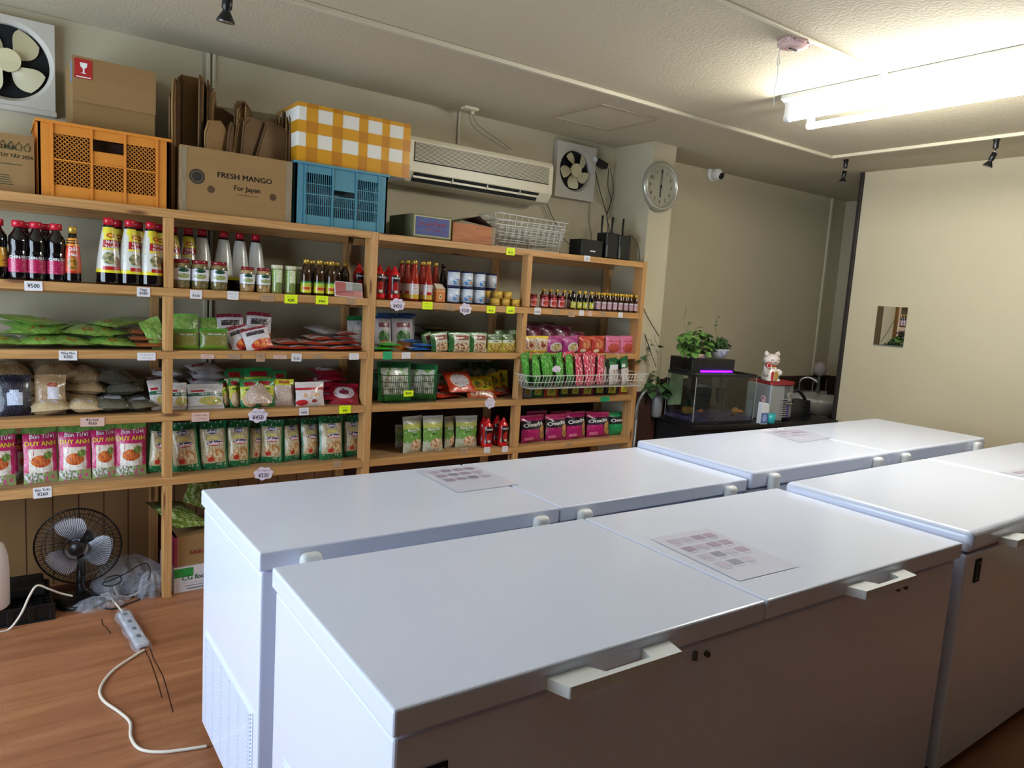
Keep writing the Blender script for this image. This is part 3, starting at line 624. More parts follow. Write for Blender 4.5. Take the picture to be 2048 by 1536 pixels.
for i, (p, u, dy, z, w, rz, lab) in enumerate([
  (tb_, 30, .20, .03, .20, .1, 'brown bean bag lying low at the left end behind the black rice'), (tb_, 40, .22, .09, .19, -.2, 'brown bean bag in the middle of the left end stack'), (tb_, 22, .2, .15, .2, .15, 'brown bean bag on top of the left end stack'),
  (tb_, 110, .24, .035, .18, .2, 'brown bean bag at the bottom behind the labelled upright bag'), (tb_, 112, .24, .095, .18, -.1, 'brown bean bag second in the stack behind the labelled upright bag'), (tb_, 120, .23, .155, .19, .1, 'brown bean bag at the very top of the stack under the shelf'),
  (tb_, 176, .16, .035, .17, .3, 'brown bean bag at the bottom beside the dark bean heap'), (tb_, 172, .17, .09, .16, -.2, 'brown bean bag on the middle of the stack beside the dark beans'), (tb_, 174, .18, .14, .16, .1, 'brown bean bag on top beside the heap of dark beans'),
  (lb_, 104, .03, .028, .15, .05, 'pale bean bag with white label lying at the front'), (lb_, 170, .03, .028, .14, -.1, 'pale bean bag lying in front next to the dark bean bags'),
  (gyb, 232, .14, .03, .18, .1, 'dark green bean bag at the bottom back of the heap'), (gyb, 245, .15, .085, .18, -.2, 'dark green bean bag in the middle of the heap'), (gyb, 240, .16, .135, .18, .2, 'dark green bean bag on top of the heap'),
  (glb, 226, .03, .028, .16, -.05, 'dark green bean bag with pale label lying in front'), (glb, 290, .04, .026, .13, .2, 'shiny dark green bean bag lying in front beside the post'), (gyb, 290, .16, .03, .15, .5, 'dark green bean bag behind the one beside the post')]):
    flat(p, u, 3, dy, z, lab, 'bag', G3, .17 if p in (gyb, glb) else .16, .2, w, rz, 1.0, tilt=R(8), roll=(-.06, .05, .02)[i % 3])
P6 = printed('flour_print', (198, 194, 192), [('r', 0, .5, 1, .62, (14, 84, 56)), ('n', .66, 8, (170, 160, 160)), ('r', .08, .66, .45, .74, (160, 34, 46)), ('f', .62, .3, .34, .17, (196, 160, 90), (150, 170, 80), 8), ('r', 0, .08, 1, .12, (160, 150, 140))], crinkle=9)
fb = bag('flour_bag', .16, .2, .06, P6, 31, [('VĨNH THUẬN', .016, .02, .112, WT)], wr=.7)
stand(fb, 301, 343, 763, 3, .12, 'white and green flour bag directly left of the post', 'bag', None, .35, .3, .16, .2)
stand(fb, 338, 378, 768, 3, .09, 'white and green flour bag directly right of the post', 'bag', None, .3, .1, .16, .2)
stand(fb, 376, 449, 771, 3, .08, 'white and green flour bag in front below the stacked white bags', 'bag', None, .4, .0, .16, .2)
P7 = printed('white_stack_print', (190, 186, 188), [('r', .1, .3, .5, .55, (140, 30, 44)), ('n', .66, 8, (160, 156, 158))], crinkle=9)
wb = bag('flour_bag', .17, .18, .05, P7, 32, wr=.8)
for i in range(4): flat(wb, 330 + (i % 2)*6, 3, .21, .03+i*.042, 'folded white flour bag behind the post, %s from bottom' % ['first', 'second', 'third', 'fourth'][i], 'bag', 'white flour bags stacked on the third shelf', .17, .18, .14, .1-.06*i, tilt=R(4))
for i in range(5): flat(wb, 418 + (i % 2)*5, 3, .20, .03+i*.036, 'folded white flour bag with red stripe, %s from bottom in the right stack' % ['first', 'second', 'third', 'fourth', 'fifth'][i], 'bag', 'white flour bags stacked on the third shelf', .17, .18, .17, -.1+.05*i, tilt=R(4))
P8 = printed('green_yellow_print', (22, 120, 60), [('r', 0, .3, 1, .74, (196, 196, 30)), ('n', .62, 9, (30, 130, 60)), ('f', .5, .28, .42, .26, (200, 196, 180), (226, 170, 90), 9), ('r', .2, .76, .8, .9, (150, 26, 34)), ('r', .22, .6, .8, .66, (40, 110, 40))], crinkle=10)
yb = bag('snack_bag', .14, .18, .05, P8, 41, wr=.9)
for i, (a, b, vt, dy, rz) in enumerate([(444, 463, 762, .12, .6), (459, 484, 758, .10, .2), (481, 519, 760, .07, 0), (506, 549, 758, .09, -.1)]):
    stand(yb, a, b, vt, 3, dy, 'green and yellow food bag, %s in its row' % ordn(i, 4), 'bag', 'green and yellow bags on the third shelf', .2, rz, .14, .18)
P9 = printed('clear_grain_print', (206, 186, 172), [('n', .53, 26, (180, 150, 130)), ('r', 0, .78, 1, 1, (196, 196, 30)), ('r', .3, .84, .8, .96, (170, 90, 40)), ('n', .63, 9, (226, 216, 210))], crinkle=12)
cb = bag('snack_bag', .14, .18, .06, P9, 42, wr=1)
stand(cb, 545, 588, 760, 3, .09, 'yellow topped clear bag of brown pieces beside the green bags', 'bag', None, .2, -.1, .14, .18)
flat(cb, 522, 3, .02, .03, 'clear bag of pale pieces lying in front of the green bags', 'bag', None, .14, .18, .12, .1, tilt=R(40))
for i, (a, b, vt) in enumerate([(448, 488, 738), (488, 545, 736), (545, 574, 742)]): stand(yb, a, b, vt, 3, .22, 'dark green food bag standing in the back row, %s of three' % ordn(i, 3), 'bag', 'dark green bags in the back row', .1, 0, .14, .18)
P10 = printed('white_red_print', (214, 204, 204), [('r', 0, .66, 1, .76, (184, 34, 52)), ('e', .2, .14, .2, .12, (190, 30, 44)), ('e', .62, .2, .1, .07, (150, 60, 50)), ('f', .5, .45, .35, .13, (210, 170, 130), (226, 220, 220), 8), ('n', .68, 8, (200, 120, 130))], crinkle=9)
rbg = bag('snack_bag', .15, .15, .05, P10, 43, wr=.7)
stand(rbg, 591, 649, 765, 3, .06, 'white snack bag with red dots facing the front', 'bag', None, .2, .0, .15, .15)
P11 = printed('red_white_print', (150, 24, 48), [('e', .5, .5, .36, .3, (210, 200, 206)), ('n', .62, 7, (180, 50, 70)), ('e', .5, .5, .18, .12, (120, 40, 60))], crinkle=9)
rw = bag('snack_bag', .15, .17, .045, P11, 44, wr=1)
for i, (u, dy, z, rz, tl) in enumerate([(676, .10, .025, .2, 5), (672, .12, .058, -.4, 6), (668, .16, .088, .3, 5), (664, .2, .118, -.2, 4), (668, .2, .146, .2, 4)]): flat(rw, u, 3, dy, z, 'red and white snack bag lying flat, %s from bottom' % ['first', 'second', 'third', 'fourth', 'fifth'][i], 'bag', 'red and white bags stacked beside the shelf post', .15, .17, .17, rz, tilt=R(tl))
stand(rw, 660, 716, 772, 3, .07, 'red and white snack bag leaning on the front of the stack', 'bag', None, .75, -.3, .15, .17)
# baskets of greens
def wire_basket(w, d, h, r, mt, name, nx=16, ny=8, rows=3, flare=.04, parent=None):
    m = MB()
    def ring(z, f):
        c = [(-w/2-f, -d/2-f), (w/2+f, -d/2-f), (w/2+f, d/2+f), (-w/2-f, d/2+f)]; rr = .02; P = []
        for i, (x, y) in enumerate(c):
            a0 = [PI, 1.5*PI, 0, .5*PI][i]; sx, sy = (1 if x < 0 else -1), (1 if y < 0 else -1)
            for k in range(4): a = a0+k*PI/6; P.append((x+sx*rr+rr*math.cos(a), y+sy*rr+rr*math.sin(a), z))
        return P
    for i in range(rows+1):
        z = h*i/rows; m.tube(ring(z, flare*i/rows), r*(1.6 if i == rows else 1), 5, closed=True)
    def upr(x, y, dx, dy): m.tube([(x, y, 0), (x+dx*flare, y+dy*flare, h)], r, 4)
    for i in range(nx+1):
        x = -w/2+.02+(w-.04)*i/nx; upr(x, -d/2, 0, -1); upr(x, d/2, 0, 1); m.tube([(x, -d/2, 0), (x, d/2, 0)], r, 4)
    for i in range(ny+1):
        y = -d/2+.02+(d-.04)*i/ny; upr(-w/2, y, -1, 0); upr(w/2, y, 1, 0)
    return m.build(name, mt, parent)
gwire = mat('green_wire', (24, 60, 34), .4); wwire = mat('white_wire', (216, 214, 206), .4)
a, b = XS(750, 3, .12), XS(868, 3, .12)
k_ = wire_basket((b-a)*.86, .20, .16, .0018, gwire, 'wire_basket', 22, 12, 4, .02); k_.location = ((a+b)/2, YS+.135, ZS[3]+.004)
tag(k_, 'dark green wire basket holding large green bags on third shelf', 'basket')
P12 = printed('green_snack_print', (210, 220, 204), [('n', .56, 5, (120, 170, 70)), ('f', .5, .42, .36, .3, (224, 224, 206), (150, 140, 120), 6), ('r', 0, .0, 1, .16, (60, 140, 50)), ('r', 0, .84, 1, 1, (26, 106, 56)), ('n', .66, 12, (40, 120, 60)), ('r', 0, 0, .08, 1, (40, 130, 60)), ('r', .92, 0, 1, 1, (40, 130, 60))], crinkle=8)
ks = bag('large_green_bag', .22, .26, .06, P12, 51, wr=.8)
stand(ks, 755, 822, 724, 3, .085, 'large green and white bag at left in the green basket', 'bag', 'large green bags in the green wire basket', .12, .0, .22, .26, zoff=.008)
stand(ks, 812, 868, 728, 3, .12, 'large green and white bag at right in the green basket', 'bag', 'large green bags in the green wire basket', .05, -.5, .22, .26, zoff=.008)
stand(ks, 790, 856, 730, 3, .19, 'large green and white bag at the back in the green basket', 'bag', 'large green bags in the green wire basket', .0, .1, .22, .26, zoff=.008)
bt = price(817, 787, 3, 'y', '¥500', .062, .034, 'yellow price tag on the front of the green wire basket', YS+.008, False)
P13 = printed('red_disc_print', (196, 60, 34), [('e', .5, .5, .46, .46, (206, 76, 36)), ('e', .5, .5, .36, .34, (214, 206, 200)), ('n', .6, 12, (150, 50, 40)), ('e', .5, .5, .28, .24, (196, 190, 190)), ('n', .62, 16, (90, 50, 50))], crinkle=9)
rd = bag('rice_paper_pack', .19, .16, .03, P13, 52, wr=.8, bell=6)
for i, (u, dy, z, rz, tl, w) in enumerate([(900, .10, .018, .3, 4, .2), (912, .12, .04, -.2, 8, .2), (905, .15, .062, .1, 8, .2), (926, .07, .05, .0, 42, .19)]): flat(rd, u, 3, dy, z, 'round patterned red and white pack, %s from bottom of its pile' % ['first', 'second', 'third', 'fourth'][i], 'food pack', 'red and white packs beside the green basket', .19, .16, w, rz, tilt=R(tl))
P14 = printed('yellow_disc_print', (204, 176, 32), [('r', 0, 0, 1, .3, (170, 70, 26)), ('f', .5, .62, .4, .25, (60, 90, 40), (190, 170, 40), 6), ('n', .62, 10, (214, 60, 40)), ('f', .5, .15, .4, .1, (200, 180, 150), (150, 60, 30), 9)], crinkle=9)
yd = bag('rice_cracker_pack', .2, .2, .04, P14, 53, wr=.8)
for i, (a, b, vt, tl, dy) in enumerate([(938, 992, 758, .8, .12), (946, 1004, 748, .6, .2), (958, 1016, 742, .4, .25)]): stand(yd, a, b, vt, 3, dy, 'yellow and green pack leaning back, %s of three' % ['front', 'middle', 'rear'][i], 'food pack', 'yellow packs leaning beside the middle post', tl, -.2, .2, .2)
dg = printed('dark_green_print', (30, 52, 22), [('n', .56, 6, (52, 76, 30)), ('e', .5, .6, .3, .2, (120, 120, 90))], crinkle=9)
dgb = bag('large_green_bag', .2, .26, .05, dg, 54, wr=.8)
for i, (a, b) in enumerate([(905, 948), (930, 975), (955, 1000)]): stand(dgb, a, b, 724, 3, .30, 'dark green bag standing against the wall, %s of three' % ordn(i, 3), 'bag', 'dark green bags against the wall', .0, .2, .2, .26)
flat(rd, 1008, 3, .12, .02, 'orange pack lying flat beside the middle post', 'food pack', None, .19, .16, .14, .5, tilt=R(10))
# small spice boxes under the hanging basket
def carton(w, d, h, c, label_c, badge=(196, 190, 60)):
    m = MB().box(-w/2, w/2, 0, d, 0, h, 0)
    f = m; f.prism([(x*w*.3, y*w*.3) for x, y in ((-1, -.9), (1, -1), (1.1, .8), (-.9, 1))], 0, .0012, 1, Matrix(((1, 0, 0, .0), (0, 0, -1, -.0002), (0, 1, 0, h*.45), (0, 0, 0, 1))))
    m.tube([(-w*.16, -.002, h*.38), (0, -.002, h*.34), (w*.16, -.002, h*.42), (w*.1, -.002, h*.52), (-w*.12, -.002, h*.52)], w*.02, 4, 2)
    return m.build('spice_box', [mat('box_%d_%d_%d' % c, c, .45, coat=.3), mat('spice_badge', badge, .5), mat('badge_ink', (40, 60, 30), .6)])
boxes = [(1047, 1063, (170, 176, 190), 'pale grey'), (1064, 1086, (26, 96, 44), 'green'), (1088, 1116, (176, 52, 30), 'orange red'), (1119, 1138, (52, 60, 26), 'olive'), (1140, 1160, (70, 40, 26), 'brown'), (1162, 1186, (150, 30, 52), 'crimson'), (1188, 1209, (34, 28, 18), 'black'), (1211, 1235, (28, 18, 18), 'very dark'), (1237, 1257, (110, 34, 24), 'dark red')]
for i, (a, b, c, nm) in enumerate(boxes):
    x0, x1 = XS(a, 3, .06), XS(b, 3, .06); x = (x0+x1)/2; h_ = ZV(768-(i*.7), x, YS+.06)-ZS[3]
    o = carton(x1-x0, .12, h_, c, c); o.location = (x, YS+.06, ZS[3]+.0005)
    tag(o, '%s spice box with yellow badge, %s on the third shelf' % (nm, ordn(i, 9)), 'box', 'small spice boxes under the hanging basket')
    if i in (1, 3, 5, 7):
        q = carton(x1-x0, .11, h_*1.18, (24, 20, 20), c); q.location = (x+.02, YS+.20, ZS[3]+.0005); tag(q, 'dark spice box in the back row behind the %s box' % nm, 'box', 'small spice boxes in the back row')
# ---------------------------------------------------------------- bottles, jars and tins
def bottle(name, prof, glass, cap, capc, label=None, lab_z=None, lab_r=None, texts=(), neck=None, capseg=18, extra=None):
    """prof: outline (r,z); cap: (r,z0,z1); label: material between lab_z heights, following lab_r"""
    t = thing(name); proto(t)
    MB().lathe([(prof[0][0]*.9, 0)]+list(prof), 24, 0).build('bottle_body', glass, t)
    c = MB().lathe([(cap[0], cap[1]), (cap[0], cap[2]-.003), (cap[0]-.003, cap[2])], capseg, 0).build('cap', capc, t)
    def rad(z):
        for (r0, a), (r1, b) in zip(prof, prof[1:]):
            if a <= z <= b and b > a: return r0+(r1-r0)*(z-a)/(b-a)
        return prof[-1][0]
    if label:
        zs = [lab_z[0]+(lab_z[1]-lab_z[0])*i/8 for i in range(9)]
        m = MB().lathe([(rad(z)+.0008, z) for z in zs], 28, 0, uv=True); mats = [label]
        m.f = m.f[:-2]; m.m = m.m[:-2]; m.s = m.s[:-2]
        for (s, size, a0, z, tm, *r) in texts:
            if tm not in mats: mats.append(tm)
            def wr(p):
                rr = rad(p[2])+.0018; a = -PI/2+a0+p[0]/rr; return (rr*math.cos(a), rr*math.sin(a), p[2])
            m.text(s, size, 0, 0, z, mats.index(tm), warp=wr, sx=r[0] if r else 1)
        m.build('label', mats, t)
    if extra: extra(t)
    return t
dkg = mat('soy_glass', (14, 8, 10), .08, coat=.6); brg = mat('brown_glass', (58, 30, 14), .1, coat=.5); chil = mat('chili_glass', (150, 34, 16), .12, coat=.5)
gold = mat('gold_cap', (196, 160, 70), .3, .6); redc = mat('red_cap', (186, 22, 44), .3, coat=.3); dred = mat('dark_red_cap', (130, 22, 30), .3, coat=.3); yelc = mat('yellow_cap', (214, 172, 50), .35)
# label u runs round the bottle: front (towards -Y) is at u=.75
soyl = printed('soy_label', (168, 30, 76), [('r', 0, .82, 1, 1, (14, 10, 14)), ('n', .62, 14, (206, 110, 150)), ('r', 0, .0, 1, .05, (30, 10, 20))], crinkle=0)
soyp = [(.036, .002), (.0375, .01), (.0375, .10), (.034, .118), (.033, .13), (.0365, .15), (.034, .18), (.018, .205), (.015, .215), (.015, .225)]
soy = bottle('soy_sauce_bottle', soyp, dkg, (.0235, .218, .245), redc, soyl, (.028, .10), None, [('CHIN-SU', .017, .0, .093, WT, 1), ('CHIN-SU', .017, 2, .093, WT, 1)])
def orow(p, us, k, dy, base, cat, group, where, H=None, vt=None, rz=0, sc=1, n0=0, N=None):
    n = N or len(us)
    for i, u in enumerate(us):
        x = XS(u, k, dy); rn = random.Random(u*7+k)
        put(p, (x, YS+dy, ZS[k]+.0005), '%s, %s %s' % (base, ordn(i+n0, n), where), cat, group, rot=(0, 0, (rz if isinstance(rz, (int, float)) else rz[i])+rn.uniform(-.15, .15)), scale=(sc, sc, sc))
GA = 'sauce bottles in the left bay'
orow(soy, [38, 73, 113], 1, .055, 'dark soy sauce bottle with red cap', 'bottle', 'red capped soy sauce bottles', 'of front three')
orow(soy, [50, 92], 1, .15, 'dark soy sauce bottle with red cap', 'bottle', 'red capped soy sauce bottles', 'of rear two')
ylab = printed('amber_label', (206, 150, 30), [('n', .6, 10, (120, 70, 20))])
ob2 = bottle('soy_sauce_bottle', soyp, dkg, (.0235, .218, .245), redc, ylab, (.05, .13))
orow(ob2, [-4], 1, .07, 'dark bottle with amber label', 'bottle', None, 'cut by the left edge')
oyl = printed('orange_label', (206, 70, 40), [('r', 0, .78, 1, 1, (226, 150, 40)), ('r', 0, .84, 1, .88, (70, 20, 10)), ('r', 0, .91, 1, .94, (70, 20, 10)), ('f', .74, .28, .12, .2, (120, 80, 20), (190, 130, 50), 16), ('r', 0, 0, 1, .05, (170, 40, 30))])
oys = bottle('sauce_bottle', [(.031, .001), (.032, .01), (.032, .035), (.031, .05), (.03, .1), (.024, .16), (.017, .195), (.014, .215)], dkg, (.016, .21, .24), gold, oyl, (.04, .19), None, [('Dầu', .022, .0, .142, WT, .9), ('Hào', .022, .0, .12, WT, .9)])
orow(oys, [146], 1, .045, 'slim sauce bottle with orange label', 'bottle', None, 'left of the tall cone bottles')
mgl = printed('cone_label', (206, 206, 196), [('r', .55, .86, .95, 1, (226, 214, 40)), ('r', 0, 0, 1, .08, (226, 214, 40)), ('r', .60, .50, .90, 1, (224, 210, 50)), ('e', .75, .82, .09, .05, (170, 24, 30)), ('e', .75, .82, .06, .028, (230, 180, 30)), ('r', .60, .55, .9, .72, (170, 26, 38)),
  ('f', .72, .32, .11, .13, (90, 100, 70), (170, 160, 110), 14), ('e', .84, .24, .05, .12, (120, 70, 30)), ('r', .63, .06, .9, .14, (180, 30, 34)), ('n', .66, 22, (150, 150, 150))])
mgp = [(.05, .001), (.052, .012), (.052, .045), (.0515, .05), (.046, .11), (.036, .18), (.027, .235), (.021, .262), (.019, .268)]
mag = bottle('large_sauce_bottle', mgp, dkg, (.0215, .262, .293), redc, mgl, (.052, .252), None, [('Nước', .019, .0, .186, WT, .9), ('Tương', .021, .0, .165, WT, .9)])
orow(mag, [218, 260, 301], 1, .062, 'tall cone shaped sauce bottle with yellow label', 'bottle', 'cone shaped sauce bottles left of the post', 'of front three', rz=[.1, .7, .6])
orow(mag, [235, 276, 318], 1, .17, 'tall cone shaped sauce bottle with yellow label', 'bottle', 'cone shaped sauce bottles left of the post', 'of rear three')
orow(mag, [344, 376], 1, .25, 'tall cone shaped bottle behind the pickle jars', 'bottle', 'cone shaped sauce bottles behind the jars', 'of yellow labelled two')
orow(mag, [403, 446, 478, 510], 1, .24, 'tall cone bottle turned to its white label', 'bottle', 'cone shaped sauce bottles behind the jars', 'of rear four', rz=2.9)
jg = mat('jar_content', (146, 128, 84), .12, coat=.6, var=((60, 60, 60), (92, 84, 46), .12))
jl = printed('jar_label', (216, 216, 222), [('e', .75, .80, .1, .14, (24, 70, 44)), ('f', .75, .38, .12, .18, (90, 110, 40), (190, 190, 130), 26), ('r', 0, 0, 1, .06, (90, 90, 60)), ('r', 0, .94, 1, 1, (40, 60, 40))])
jp = [(.036, .001), (.0395, .008), (.0405, .03), (.0405, .10), (.036, .118), (.033, .122)]
jar = bottle('pickle_jar', jp, jg, (.036, .118, .136), dred, jl, (.036, .098))
orow(jar, [362, 399, 437], 1, .06, 'large pickle jar with red lid', 'jar', 'red lidded pickle jars', 'of three beside the post')
jg2 = mat('jar_content_pale', (196, 168, 116), .12, coat=.6, var=((50, 50, 50), (130, 100, 56), .15))
jar2 = bottle('pickle_jar', [(r*.86, z*.9) for r, z in jp], jg2, (.031, .106, .122), dred, jl, (.036, .09))
orow(jar2, [494, 526], 1, .06, 'small pickle jar with red lid', 'jar', 'red lidded pickle jars', 'of the small two')
gj = mat('green_jar', (150, 160, 96), .12, coat=.6, var=((30, 30, 12), (96, 116, 50), .15)); gjl = printed('green_jar_label', (120, 150, 60), [('r', .66, 0, .84, 1, (216, 222, 190)), ('n', .6, 8, (170, 190, 110))]); palec = mat('pale_cap', (206, 204, 170), .35)
gjar = bottle('slim_pickle_jar', [(.026, .001), (.0275, .01), (.026, .04), (.0275, .06), (.0275, .118), (.025, .122), (.025, .126)], gj, (.0285, .122, .142), palec, gjl, (.055, .118))
orow(gjar, [553, 580], 1, .05, 'slim green pickle jar with pale lid', 'jar', 'slim green pickle jars', 'of front two'); orow(gjar, [596], 1, .12, 'slim green pickle jar with pale lid', 'jar', 'slim green pickle jars', 'at the back')
fsl = printed('fish_sauce_label', (214, 206, 40), [('r', 0, .55, 1, 1, (170, 190, 60)), ('r', .62, .25, .9, .5, (190, 70, 30)), ('n', .66, 20, (226, 226, 170)), ('r', 0, .86, 1, 1, (40, 110, 60))])
fsp = [(.024, .001), (.0265, .006), (.0265, .12), (.02, .14), (.012, .155), (.011, .165)]
fs = bottle('fish_sauce_bottle', fsp, mat('fish_sauce', (52, 32, 14), .08, coat=.6), (.0155, .16, .183), gold, fsl, (.012, .072))
orow(fs, [611, 637, 661], 1, .05, 'brown bottle with gold cap and yellow label', 'bottle', 'brown gold capped bottles', 'of front three')
orow(fs, [623, 650, 672, 688], 1, .14, 'brown bottle with gold cap', 'bottle', 'brown gold capped bottles', 'of rear four')
sg = MB().box(-.08, .08, 0, .004, 0, .082, 0).box(-.0765, .0765, -.0006, 0, .0035, .0785, 1).box(-.016, .022, -.001, -.0006, .035, .078, 2).box(.022, .076, -.001, -.0006, .04, .078, 3).tube([(.01, -.001, .036), (.04, -.001, .042), (.074, -.001, .046)], .003, 4, 2).tube([(-.07, -.001, .02), (-.02, -.001, .028), (.03, -.001, .024)], .0012, 4, 4)
sg = sg.build('card_sign', [paper, mat('sign_red', (146, 34, 34), .3, coat=.4), mat('sign_grey', (150, 146, 146), .4), mat('sign_green', (110, 116, 100), .4), ink], loc=(XS(698, 1, .012), YS+.012, ZS[1]+.0005)); sg.rotation_euler = (-.25, .04, .05)
tag(sg, 'red and grey card with white border leaning on the shelf front', 'sign')
# chili sauces
rp_ = mat('red_squeeze', (196, 22, 26), .25, coat=.5)
csl = printed('chili_label', (34, 10, 12), [('f', .75, .35, .1, .3, (190, 30, 30), (120, 20, 16), 18), ('e', .75, .12, .06, .08, (200, 190, 170)), ('r', 0, 0, .6, 1, (190, 20, 26)), ('r', .9, 0, 1, 1, (190, 20, 26))])
csp = [(.032, .001), (.034, .01), (.033, .03), (.029, .06), (.032, .10), (.034, .12), (.028, .145), (.016, .158), (.014, .162)]
cs = bottle('chili_sauce_bottle', csp, rp_, (.017, .16, .17), rp_, csl, (.03, .135), None, [('CHIN-SU', .015, 0, .118, WT, 1)], extra=lambda t: MB().lathe([(.013, .168), (.010, .174), (.006, .184), (.005, .186)], 12).build('spout', rp_, t))
orow(cs, [757, 787], 1, .06, 'red squeeze bottle of chili sauce', 'bottle', 'red squeeze bottles', 'of front two beside the shelf post')
orow(cs, [716], 1, .15, 'red squeeze bottle behind the red and grey card', 'bottle', 'red squeeze bottles', 'in the left bay')
orow(cs, [745, 775], 1, .2, 'red squeeze bottle of chili sauce', 'bottle', 'red squeeze bottles', 'of rear two')
orow(cs, [973, 1004], 4, .07, 'red squeeze bottle of chili sauce', 'bottle', 'red twin bottles on the bottom shelf', 'of front two on the bottom shelf')
orow(cs, [965, 992], 4, .15, 'red squeeze bottle of chili sauce', 'bottle', 'red twin bottles on the bottom shelf', 'of rear two on the bottom shelf')
rsl = printed('red_sauce_label', (206, 196, 190), [('n', .6, 14, (170, 80, 70)), ('r', 0, 0, 1, .3, (196, 160, 50)), ('r', .66, .3, .84, .5, (180, 30, 40))])
rsp = [(.024, .001), (.0275, .008), (.0275, .10), (.022, .14), (.013, .19), (.012, .215)]
rs = bottle('red_sauce_bottle', rsp, chil, (.0145, .205, .228), gold, rsl, (.01, .095))
orow(rs, [827, 854], 1, .055, 'red sauce bottle with gold cap', 'bottle', 'gold capped red sauce bottles', 'of front two', rz=[1.5, 0])
orow(rs, [812, 842, 868], 1, .14, 'red sauce bottle with gold cap', 'bottle', 'gold capped red sauce bottles', 'of middle three')
orow(rs, [800, 822, 846], 1, .22, 'red sauce bottle with gold cap', 'bottle', 'gold capped red sauce bottles', 'of rear three')
drk = bottle('dark_sauce_bottle', rsp, dkg, (.0145, .205, .224), brg, None)
orow(drk, [884], 1, .17, 'plain dark sauce bottle behind the orange carton', 'bottle', None, 'beside the cans')
gt = thing('drink_carton', 'small orange gable top carton in front of the dark bottle', 'carton', (XS(881, 1, .05), YS+.05, ZS[1]+.0005), .15)
MB().box(-.034, .034, 0, .06, 0, .075).build('carton_body', printed('carton_print', (206, 120, 60), [('e', .45, .4, .16, .2, (230, 220, 150)), ('e', .45, .4, .07, .1, (60, 50, 40)), ('r', 0, .8, 1, .86, (226, 190, 130)), ('n', .63, 9, (220, 160, 100))]), gt, bevel=.002)
MB().add([(-.034, 0, .0755), (.034, 0, .0755), (.034, .06, .0755), (-.034, .06, .0755), (-.03, .03, .105), (.03, .03, .105)], [(0, 1, 5, 4), (1, 2, 5), (2, 3, 4, 5), (3, 0, 4), (3, 2, 1, 0)]).build('gable_top', mat('carton_white', (220, 206, 180), .5), gt)
canl = printed('can_print', (206, 212, 220), [('f', .75, .28, .13, .22, (60, 130, 190), (190, 206, 224), 7), ('f', .25, .28, .13, .22, (60, 130, 190), (190, 206, 224), 7), ('e', .8, .3, .05, .12, (216, 160, 110)), ('r', 0, .93, 1, 1, (30, 40, 90)), ('r', 0, 0, 1, .04, (30, 40, 90)), ('n', .64, 12, (150, 176, 206))])
def can(name, r, h, pm_, rimc):
    t = proto(thing(name)); MB().lathe([(r, .003), (r, h-.003)], 24, 0, uv=True).build('can_body', pm_, t)
    for z in (0, h-.003): MB().lathe([(r+.0012, z), (r+.0012, z+.003)], 24).build('rim', rimc, t)
    return t
cn = can('milk_can', .0365, .093, canl, mat('can_rim', (30, 40, 84), .3, .5))
GC = 'blue and white milk cans in two layers'
for lv, (us, z, wh) in enumerate([([906, 932, 957, 976], 0, 'of bottom layer'), ([905, 931, 956, 979], .0945, 'of top layer')]):
    for i, u in enumerate(us):
        dy = .05 if i < 3 else .11
        put(cn, (XS(u, 1, dy), YS+dy, ZS[1]+.0005+z), 'blue and white can, %s %s' % (ordn(i, 4), wh), 'can', GC, rot=(0, 0, (.2, -.1, .3, 1)[i]))
orow(cn, [915, 941, 965], 1, .16, 'blue and white can', 'can', GC, 'in the row behind')
gcl = printed('gold_tin_print', (196, 150, 40), [('n', .58, 14, (222, 190, 110)), ('r', 0, .85, 1, 1, (214, 180, 70))])
gc = can('gold_tin', .031, .042, gcl, gold)
for lv, (us, z, wh) in enumerate([([989, 1009, 1029], 0, 'of bottom layer'), ([982, 994, 1013], .0435, 'of top layer')]):
    for i, u in enumerate(us): put(gc, (XS(u, 1, .05), YS+.05+.05*(lv == 1 and i == 0), ZS[1]+.0005+z), 'small gold tin, %s %s' % (ordn(i, 3), wh), 'tin', 'small gold tins beside the middle post')
sj = printed('small_jar_label', (206, 150, 150), [('f', .75, .4, .13, .3, (150, 30, 30), (200, 90, 60), 8), ('n', .6, 10, (180, 60, 80)), ('r', 0, .8, 1, 1, (170, 40, 60))])
sjar = bottle('small_jar', [(.026, .001), (.028, .006), (.028, .066), (.026, .07)], mat('jar_red', (120, 30, 24), .15, coat=.5), (.0285, .068, .084), mat('dull_red', (110, 30, 34), .35), sj, (.008, .062))
orow(sjar, [1064, 1087, 1104, 1120], 1, .05, 'small jar with red and white label', 'jar', 'small jars right of the middle post', 'of four')
smp = [(.0165, .001), (.018, .005), (.018, .075), (.014, .09), (.009, .1), (.0085, .108)]
yll = printed('yellow_small_label', (190, 186, 40), [('r', .7, .3, .82, .8, (226, 226, 200)), ('n', .6, 10, (110, 140, 40))])
sb1 = bottle('small_sauce_bottle', smp, dkg, (.0115, .103, .122), yelc, yll, (.008, .05)); pkl = printed('pink_small_label', (176, 140, 150), [('r', 0, .8, 1, 1, (200, 190, 196)), ('n', .62, 12, (200, 180, 186))])
sb2 = bottle('small_sauce_bottle', smp, brg, (.0115, .103, .122), yelc, pkl, (.01, .06))
orow(sb2, [1085, 1099, 1112, 1126, 1138], 1, .14, 'small dark bottle with yellow cap', 'bottle', 'small dark bottles behind the jars', 'behind the jars')
bb2 = bottle('small_sauce_bottle', smp, dkg, (.0115, .103, .122), mat('black_cap', (20, 20, 22), .3), yll, (.008, .05))
orow(bb2, [1145], 1, .045, 'small bottle with black cap and green label', 'bottle', None, 'beside the small jars')
orow(sb1, [1157, 1168, 1181], 1, .045, 'small dark bottle with yellow cap and yellow label', 'bottle', 'small yellow labelled bottles', 'of three')
